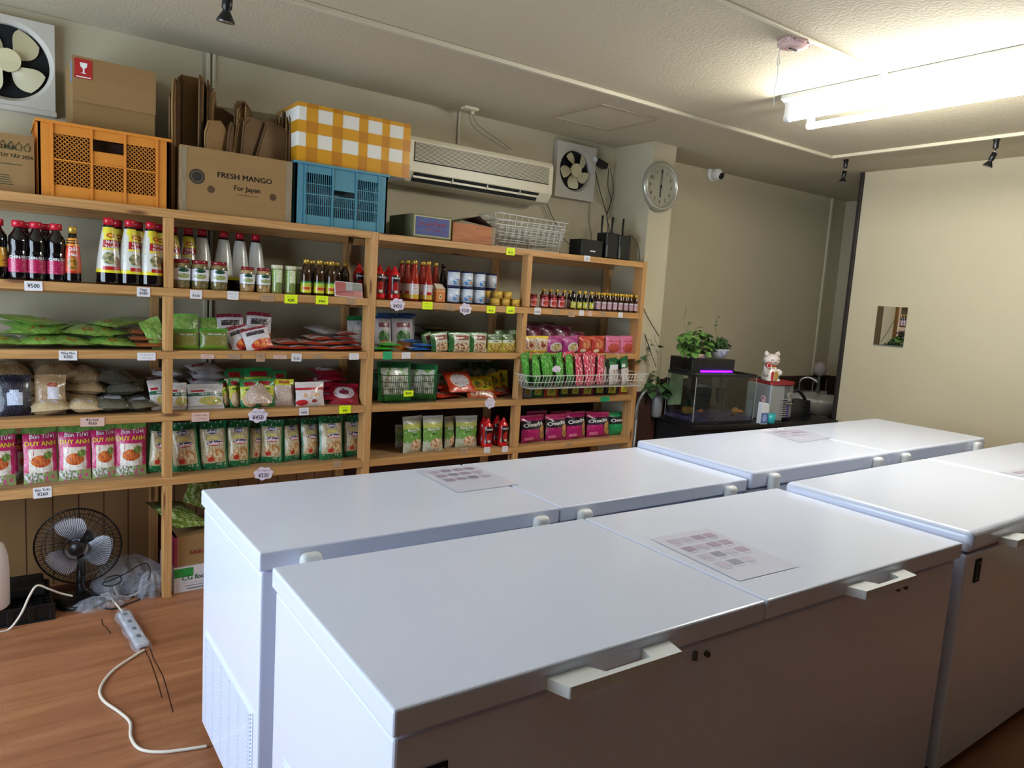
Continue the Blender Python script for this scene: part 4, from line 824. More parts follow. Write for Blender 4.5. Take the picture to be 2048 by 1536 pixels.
orow(sb2, [1195, 1206, 1217, 1228, 1239, 1250, 1260, 1270], 1, .045, 'small brown bottle with pink label', 'bottle', 'small pink labelled bottles', 'of front row')
orow(sb2, [1190, 1201, 1212, 1223, 1233, 1244, 1254, 1264], 1, .11, 'small brown bottle with yellow cap', 'bottle', 'small pink labelled bottles', 'of second row')
# ---------------------------------------------------------------- second level: bags
gp = printed('green_flat_print', (138, 176, 84), [('n', .54, 7, (112, 156, 64)), ('e', .5, .2, .12, .08, (190, 60, 40)), ('e', .5, .2, .07, .045, (120, 170, 60)), ('n', .66, 14, (190, 214, 150)), ('r', 0, .93, 1, 1, (130, 190, 84))], crinkle=9)
gfb = bag('green_food_bag', .2, .26, .045, gp, 61, wr=1.3)
GG = 'flat green bags piled on the second shelf'
for i, (u, dy, z, w, rz, lab) in enumerate([(14, .04, .022, .2, .3, 'flat green bag at the far left, bottom front'), (78, .03, .022, .2, -.2, 'flat green bag second from left, bottom front'), (150, .03, .022, .19, .15, 'flat green bag third from left, bottom front'), (226, .03, .022, .19, -.1, 'flat green bag rightmost, bottom front'),
   (46, .10, .062, .22, -.5, 'flat green bag lying on top at the left'), (104, .11, .064, .22, .4, 'flat green bag lying on top left of the middle'), (170, .10, .062, .22, -.25, 'flat green bag lying on top right of the middle'), (232, .11, .062, .21, .5, 'flat green bag lying on top at the right'), (120, .17, .10, .2, 1.1, 'uppermost green bag near the middle of the pile'), (200, .18, .10, .18, -.9, 'uppermost green bag near the right of the pile')]):
    flat(gfb, u, 2, dy, z, lab, 'bag', GG, .2, .26, w, rz, .8, tilt=R(5), roll=(.05, -.05, .03)[i % 3])
bfl = printed('brown_flat_print', (150, 96, 60), [('n', .55, 8, (190, 180, 150)), ('r', 0, .0, 1, .2, (176, 100, 60))], crinkle=9); bfb = bag('brown_food_bag', .18, .2, .03, bfl, 62, wr=1)
for i in range(3): flat(bfb, 296, 2, .05+.03*i, .015+.028*i, 'thin brown and white bag left of the post, %s from bottom' % ['first', 'second', 'third'][i], 'bag', 'brown bags beside the post', .18, .2, .15, .1*i, tilt=R(4))
gb1 = printed('mung_front_print', (122, 118, 50), [('r', 0, .82, 1, 1, (70, 140, 44)), ('r', 0, 0, 1, .22, (110, 150, 40)), ('r', .12, .66, .88, .76, (70, 110, 30)), ('n', .6, 30, (134, 128, 60)), ('r', 0, 0, .05, 1, (90, 140, 40)), ('r', .95, 0, 1, 1, (90, 140, 40))], crinkle=7)
gbb = bag('green_bean_bag', .14, .14, .06, gb1, 63, [('ĐẬU XANH', .013, 0, .1, WT)], wr=.5, bell=5)
stand(gbb, 346, 397, 658, 2, .06, 'green and olive bag standing directly right of the post', 'bag', 'green and olive bags', .1, 0, .14, .14); stand(gbb, 399, 456, 657, 2, .06, 'green and olive bag standing second from the post', 'bag', 'green and olive bags', .1, 0, .14, .14)
stand(gfb, 303, 350, 636, 2, .1, 'bright green bag leaning behind the post', 'bag', 'bright green bags around the post', .3, .4, .2, .26, T_=.8, roll=-.35)
stand(gfb, 336, 398, 628, 2, .16, 'bright green bag standing behind the olive bags at left', 'bag', 'bright green bags around the post', .15, 0, .2, .26, T_=.8); stand(gfb, 400, 444, 636, 2, .17, 'bright green bag standing behind the olive bags at right', 'bag', 'bright green bags around the post', .15, 0, .2, .26, T_=.8)
wr1 = printed('sugar_front_print', (214, 206, 208), [('r', 0, .90, 1, 1, (130, 24, 44)), ('r', .15, .66, .85, .82, (60, 44, 50)), ('n', .62, 16, (180, 170, 176)), ('f', .7, .22, .5, .24, (190, 40, 40), (230, 140, 60), 5), ('r', 0, 0, 1, .07, (150, 24, 40))], crinkle=8)
wrb = bag('sugar_bag', .14, .2, .045, wr1, 64, wr=.8)
for i, (a, b, vt, dy, rl, tl) in enumerate([(436, 490, 628, .17, -.05, .1), (490, 541, 625, .17, .05, .1)]): stand(wrb, a, b, vt, 2, dy, 'white bag with dark red top standing at back, %s of two' % ordn(i, 2), 'bag', 'dark red and white bags', tl, 0, .14, .2, roll=rl)
for i, (a, b, vt, dy, rl, tl) in enumerate([(452, 492, 654, .11, -.35, .3), (466, 512, 652, .085, -.35, .3), (494, 548, 655, .055, -.25, .35)]): stand(wrb, a, b, vt, 2, dy, 'white bag with red pattern leaning in front, %s of three' % ordn(i, 3), 'bag', 'dark red and white bags', tl, 0, .14, .2, roll=rl)
rfp = printed('red_flat_print', (206, 196, 190), [('r', 0, 0, 1, .18, (180, 60, 36)), ('r', .1, .4, .9, .6, (190, 70, 50)), ('n', .63, 10, (150, 40, 40)), ('r', 0, .9, 1, 1, (170, 40, 40))], crinkle=8)
rfb = bag('flat_red_pack', .16, .2, .022, rfp, 65, wr=1)
GF = 'flat red and white packs piled on the second shelf'
for i, (u, dy, z, rz) in enumerate([(566, .05, .012, .0), (604, .045, .012, .1), (646, .04, .012, -.1), (690, .04, .012, .1), (714, .07, .014, -.05), (584, .08, .034, .2), (626, .07, .034, -.1), (672, .07, .036, .1), (706, .08, .04, 0), (648, .1, .058, .15), (694, .1, .06, -.15), (700, .12, .085, .1)]):
    flat(rfb, u, 2, dy, z, 'flat red and white pack, %s from left in %s layer' % (['first', 'second', 'third', 'fourth', 'fifth', 'first', 'second', 'third', 'fourth', 'first', 'second', 'only'][i], 'bottom' if i < 5 else 'middle' if i < 9 else 'upper' if i < 11 else 'topmost'), 'food pack', GF, .16, .2, .13, rz, tilt=R(3), roll=(.04, -.04)[i % 2])
wtb = printed('silver_bag_print', (176, 172, 170), [('n', .6, 6, (140, 140, 140)), ('r', 0, .85, 1, 1, (40, 110, 60))], crinkle=8); wt = bag('silver_bag', .15, .19, .04, wtb, 66, wr=.8)
stand(wt, 694, 732, 632, 2, .22, 'silver grey bag standing behind the flat red packs', 'bag', None, .1, 0, .15, .19); flat(wt, 668, 2, .17, .085, 'silver grey bag lying on the flat red packs', 'bag', None, .15, .19, .16, .4, tilt=R(6))
pt = printed('snack_front_print', (176, 170, 176), [('r', 0, .92, 1, 1, (36, 80, 130)), ('r', .2, .66, .85, .8, (110, 50, 54)), ('f', .5, .38, .34, .2, (40, 90, 40), (90, 120, 70), 7), ('f', .5, .14, .4, .14, (196, 120, 40), (170, 90, 30), 6)], crinkle=8)
ptb = bag('snack_bag', .13, .18, .045, pt, 67, wr=.7)
stand(ptb, 749, 784, 632, 2, .13, 'grey bag with blue top standing beside the shelf post', 'bag', 'blue topped grey bags', .12, 0, .13, .18); stand(ptb, 783, 826, 632, 2, .12, 'grey bag with blue top standing right of its twin', 'bag', 'blue topped grey bags', .12, 0, .13, .18)
for i, (a, b) in enumerate([(752, 790), (792, 828)]): stand(ptb, a, b, 626, 2, .21, 'blue topped bag standing at back, %s of two' % ordn(i, 2), 'bag', 'blue topped grey bags', .0, 0, .13, .18)
gwp = printed('green_white_pack', (196, 206, 190), [('r', 0, 0, 1, .2, (60, 180, 40)), ('r', .1, .4, .9, .62, (40, 150, 50)), ('n', .62, 9, (150, 190, 130))], crinkle=8); gwb = bag('flat_green_pack', .16, .2, .022, gwp, 68, wr=1)
bwp = printed('blue_white_pack', (190, 200, 214), [('r', 0, 0, 1, .2, (40, 100, 176)), ('r', .1, .4, .9, .62, (196, 140, 60)), ('r', .1, .64, .9, .75, (30, 90, 170)), ('n', .62, 9, (90, 140, 200))], crinkle=8); bwb = bag('flat_blue_pack', .16, .2, .022, bwp, 69, wr=1)
for i, (p, u, dy, z, lab) in enumerate([(gwb, 772, .04, .012, 'flat green and white pack at bottom beside the post'), (gwb, 782, .05, .034, 'flat green and white pack on top of its twin'), (bwb, 846, .04, .012, 'flat blue and white pack lying at the bottom'), (bwb, 850, .05, .034, 'flat blue and white pack lying second from bottom'), (bwb, 826, .07, .056, 'uppermost flat blue and white pack')]):
    flat(p, u, 2, dy, z, lab, 'food pack', 'flat green and blue packs', .16, .2, .14, (.1, -.1, .2, -.2, .3)[i], tilt=R(4))
php = printed('pho_pack_print', (200, 196, 180), [('r', 0, 0, .22, 1, (40, 90, 40)), ('r', .3, .62, .95, .84, (120, 96, 70)), ('f', .6, .25, .38, .24, (120, 60, 30), (214, 190, 150), 7), ('n', .66, 9, (90, 130, 60)), ('r', 0, .93, 1, 1, (60, 120, 50))], crinkle=8)
phb = bag('instant_soup_pack', .13, .13, .035, php, 70, [('HỦ TIẾU', .018, .018, .1, RT_, .8), ('NAM VANG', .013, .018, .082, RT_, .8)], wr=.6, bell=4)
for i, (a, b) in enumerate([(842, 872), (862, 899), (896, 940), (938, 973)]): stand(phb, a, b, 665, 2, (.1, .055, .05, .05)[i], 'cream and green soup pack, %s of four' % ordn(i, 4), 'food pack', 'cream and green soup packs', .1, (.5, .1, 0, 0)[i], .13, .13, roll=(-.2, -.12, 0, 0)[i])
yp = printed('yellow_soup_print', (170, 160, 60), [('r', 0, .62, 1, 1, (60, 90, 40)), ('r', .05, .5, .95, .66, (206, 206, 180)), ('f', .5, .25, .45, .22, (206, 180, 80), (120, 90, 40), 8), ('n', .64, 10, (120, 110, 40))], crinkle=8)
ypb = bag('instant_soup_pack', .12, .13, .035, yp, 71, [('XƯỞNG', .016, 0, .075, GT, .8)], wr=.6, bell=4)
for i, (a, b) in enumerate([(974, 1005), (1003, 1032)]): stand(ypb, a, b, 668, 2, .05, 'yellow and green soup pack at front, %s of two' % ordn(i, 2), 'food pack', 'yellow and green soup packs', .1, 0, .12, .13)
for i, (a, b) in enumerate([(988, 1012), (1010, 1034)]): stand(ypb, a, b, 660, 2, .13, 'yellow and green soup pack in back row, %s of two' % ordn(i, 2), 'food pack', 'yellow and green soup packs', .05, 0, .12, .13)
dkp = printed('dark_pack_print', (40, 26, 22), [('n', .55, 6, (30, 50, 30)), ('r', 0, 0, 1, .15, (120, 110, 60)), ('r', .1, .6, .9, .8, (80, 30, 26))], crinkle=8); dkb = bag('dark_food_pack', .16, .18, .028, dkp, 72, wr=1)
for i, (u, dy, z) in enumerate([(870, .2, .014), (880, .2, .042), (866, .21, .07), (884, .21, .098), (872, .22, .126), (930, .2, .014), (940, .2, .042), (925, .21, .07)]): flat(dkb, u, 2, dy, z, 'dark pack lying behind the soup packs, %s in the %s stack' % (['first', 'second', 'third', 'fourth', 'topmost', 'first', 'second', 'topmost'][i], 'left' if i < 5 else 'right'), 'food pack', 'dark packs stacked behind the soup packs', .16, .18, .17, (.2, -.2)[i % 2], tilt=R(3))
# right end of the second level
def sp(name, base, shapes, seed, texts=()): return bag('instant_noodle_pack', .12, .13, .035, printed(name, base, shapes, crinkle=8), seed, texts, wr=.6, bell=4)
q1 = sp('noodle_yellow', (206, 190, 170), [('r', 0, .84, 1, 1, (220, 190, 20)), ('f', .5, .42, .44, .3, (150, 90, 50), (224, 200, 170), 6), ('e', .5, .42, .2, .13, (140, 50, 40)), ('r', 0, 0, 1, .12, (206, 176, 40))], 81)
q2 = sp('noodle_purple', (150, 40, 110), [('n', .6, 6, (180, 80, 140)), ('e', .6, .32, .36, .28, (190, 190, 190)), ('f', .6, .32, .28, .2, (130, 110, 60), (206, 190, 140), 8)], 82)
q3 = sp('noodle_red', (166, 40, 30), [('n', .58, 6, (190, 90, 50)), ('f', .5, .5, .3, .26, (200, 130, 80), (150, 60, 40), 7), ('e', .3, .12, .2, .1, (214, 200, 180))], 83)
q4 = sp('noodle_pink', (206, 110, 146), [('f', .5, .3, .4, .26, (150, 44, 40), (190, 80, 60), 7), ('n', .66, 9, (226, 160, 180))], 84, [('Hảo Hảo', .022, 0, .088, RT_, 1)])
for i, (p, a, b, nm) in enumerate([(q1, 1049, 1072, 'yellow topped noodle pack beside the middle post'), (q1, 1071, 1097, 'yellow topped noodle pack second from the middle post'), (q2, 1089, 1126, 'purple noodle pack right of the yellow topped ones'), (q2, 1126, 1158, 'purple noodle pack left of the red brown ones'), (q3, 1156, 1183, 'red brown noodle pack beside the purple ones'), (q3, 1183, 1209, 'red brown noodle pack beside the pink ones'), (q4, 1210, 1240, 'pink noodle pack, left of the pink two'), (q4, 1240, 1268, 'pink noodle pack at the right end of the second shelf')]):
    stand(p, a, b, 672, 2, .05, nm, 'noodle pack', 'noodle packs at the right end of the second shelf', .1, 0, .12, .13, roll=(.0, 0, -.1, -.12, .05, 0, .03, 0)[i])
dm = bag('instant_noodle_pack', .12, .16, .05, printed('dark_magenta', (96, 22, 52), [('n', .58, 6, (120, 40, 70)), ('f', .5, .35, .34, .25, (90, 60, 40), (110, 50, 60), 6)], crinkle=8), 85, wr=.8)
for i, (a, b, vt, z) in enumerate([(1052, 1082, 652, .0), (1082, 1112, 650, 0), (1110, 1142, 652, 0), (1140, 1168, 664, 0), (1066, 1096, 640, .09), (1096, 1128, 638, .09)]):
    if z: flat(dm, (a+b)//2, 2, .24, .15, 'dark magenta pack lying on the back row, %s of two' % ordn(i-4, 2), 'noodle pack', 'dark magenta packs at the back', .12, .16, .11, .1, tilt=R(10))
    else: stand(dm, a, b, vt, 2, .17, 'dark magenta pack standing in the back row, %s of four' % ordn(i, 4), 'noodle pack', 'dark magenta packs at the back', .1, 0, .12, .16)
# ---------------------------------------------------------------- hanging basket
x0, x1 = XS(1052, 2, -.10), XS(1290, 2, -.10); wx = x1-x0
hb_ = thing('hanging_wire_basket', 'long white wire basket hooked under the second shelf at right', 'basket', ((x0+x1)/2, YS-.07, ZS[2]-.21))
wire_basket(wx-.06, .12, .085, .0018, wwire, 'basket_body', 34, 5, 2, .03, hb_)
for fx in (-.34, -.12, .1, .34):
    MB().tube([(fx*wx, .06, .04), (fx*wx, .062, .19), (fx*wx, .069, .2095), (fx*wx, .10, .2135)], .0022, 5).build('hook', wwire, hb_)
gk = bag('seasoning_packet', .1, .12, .02, printed('packet_green', (60, 140, 40), [('n', .55, 7, (110, 180, 80)), ('r', 0, 0, 1, .3, (30, 90, 36)), ('n', .64, 14, (206, 210, 170))], crinkle=8), 91, wr=1)
pk2 = bag('seasoning_packet', .1, .12, .02, printed('packet_pink', (196, 50, 80), [('n', .55, 9, (226, 200, 200)), ('n', .62, 6, (190, 20, 60))], crinkle=8), 92, wr=1)
g2 = bag('seasoning_packet', .1, .12, .02, printed('packet_dark_green', (20, 110, 64), [('r', 0, 0, 1, .6, (206, 200, 196)), ('n', .6, 9, (150, 50, 50)), ('r', 0, .86, 1, 1, (16, 90, 50))], crinkle=8), 93, wr=1)
zb_ = ZS[2]-.205
for j, (p, us, nm, vt, tl) in enumerate([(gk, list(range(1062, 1156, 11)), 'green seasoning packet', 712, .35), (pk2, list(range(1148, 1206, 10)), 'pink and white seasoning packet', 710, .3), (g2, list(range(1210, 1262, 13)), 'dark green topped packet', 718, .2)]):
    for i, u in enumerate(us[:9]):
        x = XU(u, YS-.07, zb_); s = (ZV(vt+3*((i*7) % 3), x, YS-.07)-zb_)/.12
        put(p, (x, YS-.05-.03*(i % 2), zb_+.002), '%s in the hanging basket, %s of its kind' % (nm, ordn(i, len(us))), 'food packet', 'packets in the hanging wire basket', rot=(-tl*.4, .15*(i % 3-1), .35 if j == 0 else .3*(i % 2)), scale=(1.0, 2.0, s*1.1))
price(1228, 734, 2, 'w', None, .07, .03, 'white price tag on the front of the hanging basket', YS-.162)
price(1247, 731, 2, 'w', None, .03, .022, 'small white tag right of the larger one on the hanging basket', YS-.162)
price(1113, 738, 2, 'cloud', None, .07, .04, 'pale flower shaped tag on the left of the hanging basket', YS-.162)
# ---------------------------------------------------------------- boxes and crates on the top of the shelves
ZT = ZS[0]+.0005
def span(u0, v0, u1, v1, um, vt, dy):
    """x of the lower left / lower right front corners and the height reached at the top"""
    Y = YS+dy; a = at(u0, v0, 'Y', Y); b = at(u1, v1, 'Y', Y); return a.x, b.x, ZV(vt, (a.x+b.x)/2 if um is None else at(um, vt, 'Y', Y).x, Y)
def openbox(m, w, d, h, t=.005, mi=0, bottom=True):
    m.box(0, w, 0, t, 0, h, mi).box(0, w, d-t, d, 0, h, mi).box(0, t, t, d-t, 0, h, mi).box(w-t, w, t, d-t, 0, h, mi)
    if bottom: m.box(t, w-t, t, d-t, 0, t, mi)
    return m
tapec = mat('clear_tape', (196, 180, 150), .1, coat=1, alpha=.45, bump=(60, 1, .01))
# box with Vietnamese text at the far left
x0, x1, zt = at(-70, 330, 'Y', YS+.05).x, at(69, 330, 'Y', YS+.05).x, ZV(270, at(40, 270, 'Y', YS+.05).x, YS+.05)
w, h = x1-x0, zt-ZT
t = thing('cardboard_box', 'brown cardboard box with green printed text at the far left', 'box', (x0, YS+.05, ZT))
bx = MB().box(0, w, 0, .30, 0, h, 0); gi = mat('print_green', (44, 62, 40), .7)
xx = lambda u: at(u, 330, 'Y', YS+.05).x-x0
bx.text('TRẦN,', .020, xx(18), -.0008, .215*h/.28, 1); bx.text('& TÙY TÂY 2024', .019, xx(26), -.0008, .175*h/.28, 1)
for i in range(5): bx.box(xx(-20), xx(26-2*i), -.0006, 0, .03+.009*i, .033+.009*i, 1)
bx.box(xx(-6), xx(44), -.0006, 0, .112, .115, 1)
for i, u in enumerate((6, 22, 38, 55)):
    c = xx(u); bx.tube([(c-.012, -.0005, h-.05), (c, -.0005, h-.03), (c+.012, -.0005, h-.05), (c+.008, -.0005, h-.05), (c+.008, -.0005, h-.062), (c-.008, -.0005, h-.062)], .0018, 3, 1, closed=True)
bx.build('box_body', [cardm, gi], t); MB().box(-.001, w+.001, .13, .17, h, h+.0006).build('tape', tapec, t)
# orange crate
def crate(name, label, w, d, h, mt, kind, loc, rz=0):
    t = thing(name, label, 'crate', loc, rz); e = .012
    def face(m, W, M):
        rb_ = .05; top = .05
        for a in (.0, W-.05): m.box(a, a+.05, 0, .01, 0, h, 0, M)
        m.box(.05, W-.05, 0, .008, 0, rb_, 0, M); m.box(.05, W-.05, 0, .008, h-top, h, 0, M)
        cols = [(.05, .05+(W-.1)*.36), (.05+(W-.1)*.36, .05+(W-.1)*.68), (.05+(W-.1)*.68, W-.05)]; mid = rb_+(h-rb_-top)*.5
        for c in cols[1:]: m.box(c[0]-.004, c[0]+.004, -.006, .008, 0, h, 0, M)
        m.box(.046, .054, -.006, .008, 0, h, 0, M); m.box(W-.054, W-.046, -.006, .008, 0, h, 0, M)
        m.box(.05, W-.05, -.005, .008, mid-.003, mid+.003, 0, M)
        cells = []
        for i, (a, b) in enumerate(cols):
            if i == 1: (m.box(a, b, 0, .006, mid, h-top-.05, 0, M) if kind == 'lattice' else m.box(a, b, 0, .006, mid+.035, h-top, 0, M)); cells.append((a, b, rb_, mid))
            else: cells += [(a, b, rb_, mid), (a, b, mid, h-top)]
        for a, b, z0, z1 in cells:
            if kind == 'lattice':
                s = .0175; n = int(((b-a)+(z1-z0))/s)
                for sg in (1, -1):
                    for k in range(1, n+1):
                        q = k*s                        # line x-a + sg*(z-z0) = const
                        if sg > 0: p0 = (a+min(q, b-a), z0+max(0, q-(b-a))); p1 = (a+max(0, q-(z1-z0)), z0+min(q, z1-z0))
                        else: p0 = (b-min(q, b-a), z0+max(0, q-(b-a))); p1 = (b-max(0, q-(z1-z0)), z0+min(q, z1-z0))
                        L = math.hypot(p1[0]-p0[0], p1[1]-p0[1])
                        if L < .004: continue
                        an = math.atan2(p1[1]-p0[1], p1[0]-p0[0])
                        m.box(0, L, .001, .006, -.0016, .0016, 0, M @ Matrix.Translation((p0[0], 0, p0[1])) @ Matrix.Rotation(-an, 4, 'Y'))
            else:
                n = int((b-a)/.0105)
                for k in range(1, n): m.box(a+(b-a)*k/n-.0015, a+(b-a)*k/n+.0015, .001, .006, z0, z1, 0, M)
                for k in (1,): m.box(a, b, -.003, .006, (z0+z1)/2-.002, (z0+z1)/2+.002, 0, M)
        # raised rim
        m.box(-.008, W+.008, -.010, .012, h-.012, h, 0, M)
    I = Matrix.Identity(4)
    face_ms = [('front_panel', w, I), ('rear_panel', w, Matrix.Translation((w, d, 0)) @ Matrix.Rotation(PI, 4, 'Z')), ('side_panel', d, Matrix.Translation((0, d, 0)) @ Matrix.Rotation(-PI/2, 4, 'Z')), ('side_panel', d, Matrix.Translation((w, 0, 0)) @ Matrix.Rotation(PI/2, 4, 'Z'))]
    for nme, W_, M_ in face_ms:
        m = MB(); face(m, W_, M_); m.build(nme, mt, t)
    MB().box(.01, w-.01, .01, d-.01, 0, .008).build('crate_bottom', mt, t)
    return t
orm = mat('crate_orange', (210, 134, 50), .45); blm = mat('crate_blue', (70, 128, 146), .5)
xa, xb, zt = at(76, 320, 'Y', YS+.03).x, at(338, 330, 'Y', YS+.03).x, ZV(258, at(210, 258, 'Y', YS+.03).x, YS+.03)
ow, oh = xb-xa, zt-ZT
crate('orange_crate', 'orange plastic crate with diamond mesh sides on the top shelf', ow, .36, oh, orm, 'lattice', (xa, YS+.03, ZT))
tag(MB().box(0, ow-.08, 0, .26, 0, oh*.82).build('shade_filler', mat('carton_shadow', (60, 42, 26), .9), loc=(xa+.04, YS+.09, ZT+.0085)), 'added dark filler box for the shade inside the orange crate', 'box')  # dark block added so the inside of the crate reads as shaded
# box resting on the orange crate
xc, xd = at(146, 190, 'Y', YS+.07).x, at(311, 200, 'Y', YS+.07).x; zb = ZT+oh+.0005; zt2 = ZV(128, (xc+xd)/2, YS+.07)
t = thing('cardboard_box', 'closed brown carton with red fragile sticker standing on the orange crate', 'box', (xc, YS+.07, zb), .02)
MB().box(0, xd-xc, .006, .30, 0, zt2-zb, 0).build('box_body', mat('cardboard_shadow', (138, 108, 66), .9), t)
hh = zt2-zb
fl_ = MB().box(-.002, xd-xc+.002, -.001, .004, hh*.36, hh+.002).build('top_flap', cardm, t)
st = MB().box(.006, .072, -.0022, -.001, hh-.088, hh-.008, 0); gx, gz = .04, hh-.045
st.prism([(gx-.014, gz+.022), (gx+.014, gz+.022), (gx+.012, gz+.006), (gx+.003, gz-.002), (gx+.003, gz-.018), (gx+.012, gz-.022), (gx-.012, gz-.022), (gx-.003, gz-.018), (gx-.003, gz-.002), (gx-.012, gz+.006)], .0022, .003, 1, Matrix(((1, 0, 0, 0), (0, 0, -1, 0), (0, 1, 0, 0), (0, 0, 0, 1))))
st.box(.012, .066, -.003, -.0022, hh-.084, hh-.080, 1).build('fragile_sticker', [mat('sticker_red', (176, 40, 38), .5), WT], t)
MB().box(-.0018, -.0006, .02, .08, hh-.10, hh-.012).build('side_sticker', mat('sticker_grey', (120, 128, 150), .5), t)
# mango box and folded cardboard in it
xm, xn, zt = at(360, 400, 'Y', YS+.02).x, at(583, 410, 'Y', YS+.02).x, ZV(304, at(460, 304, 'Y', YS+.02).x, YS+.02)
mw, mh = xn-xm, zt-ZT
t = thing('mango_box', 'open brown cardboard box printed FRESH MANGO For Japan', 'box', (xm, YS+.02, ZT))
m = openbox(MB(), mw, .34, mh, .005, 0); pr = mat('print_black', (36, 30, 26), .7)
m.text('FRESH MANGO', .036, mw*.56, -.0008, mh*.62, 1, sx=1.05); m.text('For Japan', .033, mw*.58, -.0008, mh*.45, 1); m.box(mw*.49, mw*.68, -.0007, 0, mh*.345, mh*.352, 1)
C2 = Matrix(((1, 0, 0, 0), (0, 0, -1, 0), (0, 1, 0, 0), (0, 0, 0, 1)))
disc = lambda r, n=24: [(r*math.cos(2*PI*i/n), r*math.sin(2*PI*i/n)) for i in range(n)]
m.prism(disc(.034), 0, .0008, 1, Matrix.Translation((mw*.14, 0, mh*.55)) @ C2); m.prism(disc(.028), .0008, .0012, 2, Matrix.Translation((mw*.14, 0, mh*.55)) @ C2); m.prism(disc(.022), .0012, .0015, 1, Matrix.Translation((mw*.14, 0, mh*.55)) @ C2)
for a in (.26, .82): m.prism(disc(.017), 0, .0006, 3, Matrix.Translation((mw*a, 0, mh*.38)) @ C2)
m.build('box_body', [cardm, pr, mat('print_soft', (92, 78, 56), .7), mat('hand_hole', (84, 60, 36), .9)], t)
for xx_ in (-.0012, mw-.03): MB().box(xx_, xx_+.028, -.0014, .0, .0, mh*.98).build('tape', tapec, t)
cards = [  # u at foot, top row, dy, width, yaw, lean
 (343, 186, .19, .20, 1.3, .06), (352, 160, .18, .22, 1.25, .08), (362, 146, .20, .20, 1.2, .05), (378, 150, .20, .17, .45, .0), (398, 148, .13, .13, 1.3, .02), (404, 152, .20, .2, 1.25, .0), (414, 164, .19, .18, 1.3, -.05), (421, 170, .2, .16, 1.2, -.06),
 (440, 215, .24, .19, .2, .05), (446, 240, .13, .18, .7, -.4), (458, 226, .16, .16, 1.0, -.3), (474, 206, .15, .17, .8, -.15), (480, 198, .21, .16, .9, .0), (488, 204, .22, .13, 1.3, .05), (512, 240, .06, .19, .25, -.35), (528, 232, .13, .2, .5, -.35),
 (548, 232, .17, .2, 1.2, -.2), (554, 224, .18, .18, 1.25, -.18), (561, 222, .19, .2, 1.2, -.16), (568, 226, .18, .18, 1.3, -.12), (575, 228, .17, .18, 1.3, -.1),
 (430, 238, .08, .13, .5, .0), (452, 246, .07, .12, .9, -.2), (466, 232, .10, .14, .6, -.2), (494, 232, .10, .15, .5, -.1), (540, 236, .22, .2, .3, -.1)]
random.seed(5)
CL = ['foremost tall piece at left', 'second tall piece from left', 'tallest pointed piece', 'broad tall piece facing the room', 'narrow piece before the tall broad one', 'piece right of the tall broad one', 'leaning piece at the right of the tall bunch', 'last piece of the tall bunch', 'low broad piece at the back', 'first slanting piece in the middle', 'second slanting piece in the middle', 'pointed piece in the middle', 'tall piece right of middle', 'thin piece right of middle', 'taped pale piece facing the room', 'slanting sheet behind the taped piece', 'first of the close row beside the foam box', 'second of the close row beside the foam box', 'third of the close row beside the foam box', 'fourth of the close row beside the foam box', 'last of the close row beside the foam box', 'small front piece left of middle', 'small front piece at the middle', 'short broad piece near the middle', 'broad piece just right of the middle', 'rear broad piece near the foam box']
for i, (u, vt, dy, cw, yaw, lean) in enumerate(cards):
    x = XU(u, YS+dy, ZT+.1); z1 = ZV(vt, x+ (lean*-.25), YS+dy); H_ = max(.12, (z1-ZT-.008)/math.cos(lean))
    m = MB(); n = random.uniform(.0, .05)
    P = [(-cw/2, 0), (cw/2, 0), (cw/2, H_*random.uniform(.86, .98)), (cw*random.uniform(.1, .3), H_), (-cw*random.uniform(.2, .4), H_*random.uniform(.94, 1)), (-cw/2, H_*random.uniform(.8, .95))]
    m.prism(P, -.0035, .0035, 0, C2); m.prism([(a*.96+.004, b*.97) for a, b in P], .005, .009, 0, C2)
    o = m.build('folded_cardboard', [cardm if i % 2 else cardd], loc=(x, YS+dy, ZT+.0055)); o.rotation_euler = (0, -lean*-1 if False else -lean, yaw)
    if i in (14, 15, 9): o.rotation_euler = (-.1, .35, yaw)
    tag(o, 'brown cardboard, '+CL[i]+', in the mango box', 'cardboard', 'flattened cardboard in the mango box')
# blue crate with taped foam box on it
xa, xb, zt = at(590, 390, 'Y', YS+.02).x, at(774, 400, 'Y', YS+.02).x, ZV(335, at(683, 335, 'Y', YS+.02).x, YS+.02)
bw, bh = xb-xa, zt-ZT
crate('blue_crate', 'blue plastic crate with slatted sides on the top shelf', bw, .36, bh, blm, 'slats', (xa, YS+.02, ZT))
tag(MB().box(0, bw-.08, 0, .26, 0, bh*.7).build('inner_bundle', mat('bundle_grey', (74, 92, 96), .5, bump=(30, 1, .01)), loc=(xa+.04, YS+.08, ZT+.0085), bevel=.02), 'grey wrapped bundle seen through the slats of the blue crate', 'bundle')
xa2, xb2 = at(594, 300, 'Y', YS+.03).x, at(820, 300, 'Y', YS+.03).x; zb = ZT+bh+.0005; zt2 = ZV(222, at(690, 222, 'Y', YS+.03).x, YS+.03); fw_, fh_ = xb2-xa2, zt2-zb
t = thing('foam_box', 'white foam box criss crossed with yellow tape on the blue crate', 'box', (xa2, YS+.03, zb))
MB().box(0, fw_, 0, .34, 0, fh_).build('foam_body', mat('foam_white', (222, 218, 206), .7, bump=(300, .2, .001)), t, bevel=.008)
yt = mat('yellow_tape', (206, 146, 28), .2, coat=.8); yt2 = mat('yellow_tape_double', (182, 118, 24), .2, coat=.8)
m = MB(); vs = [(0, .02), (.105, .20), (.315, .40), (.52, .70), (.70, .88), (.90, 1.0)]; vs = [(.07, .165), (.29, .375), (.52, .60), (.73, .80), (.93, 1.0)]; hs = [(0, .26), (.50, .70), (.93, 1.0)]
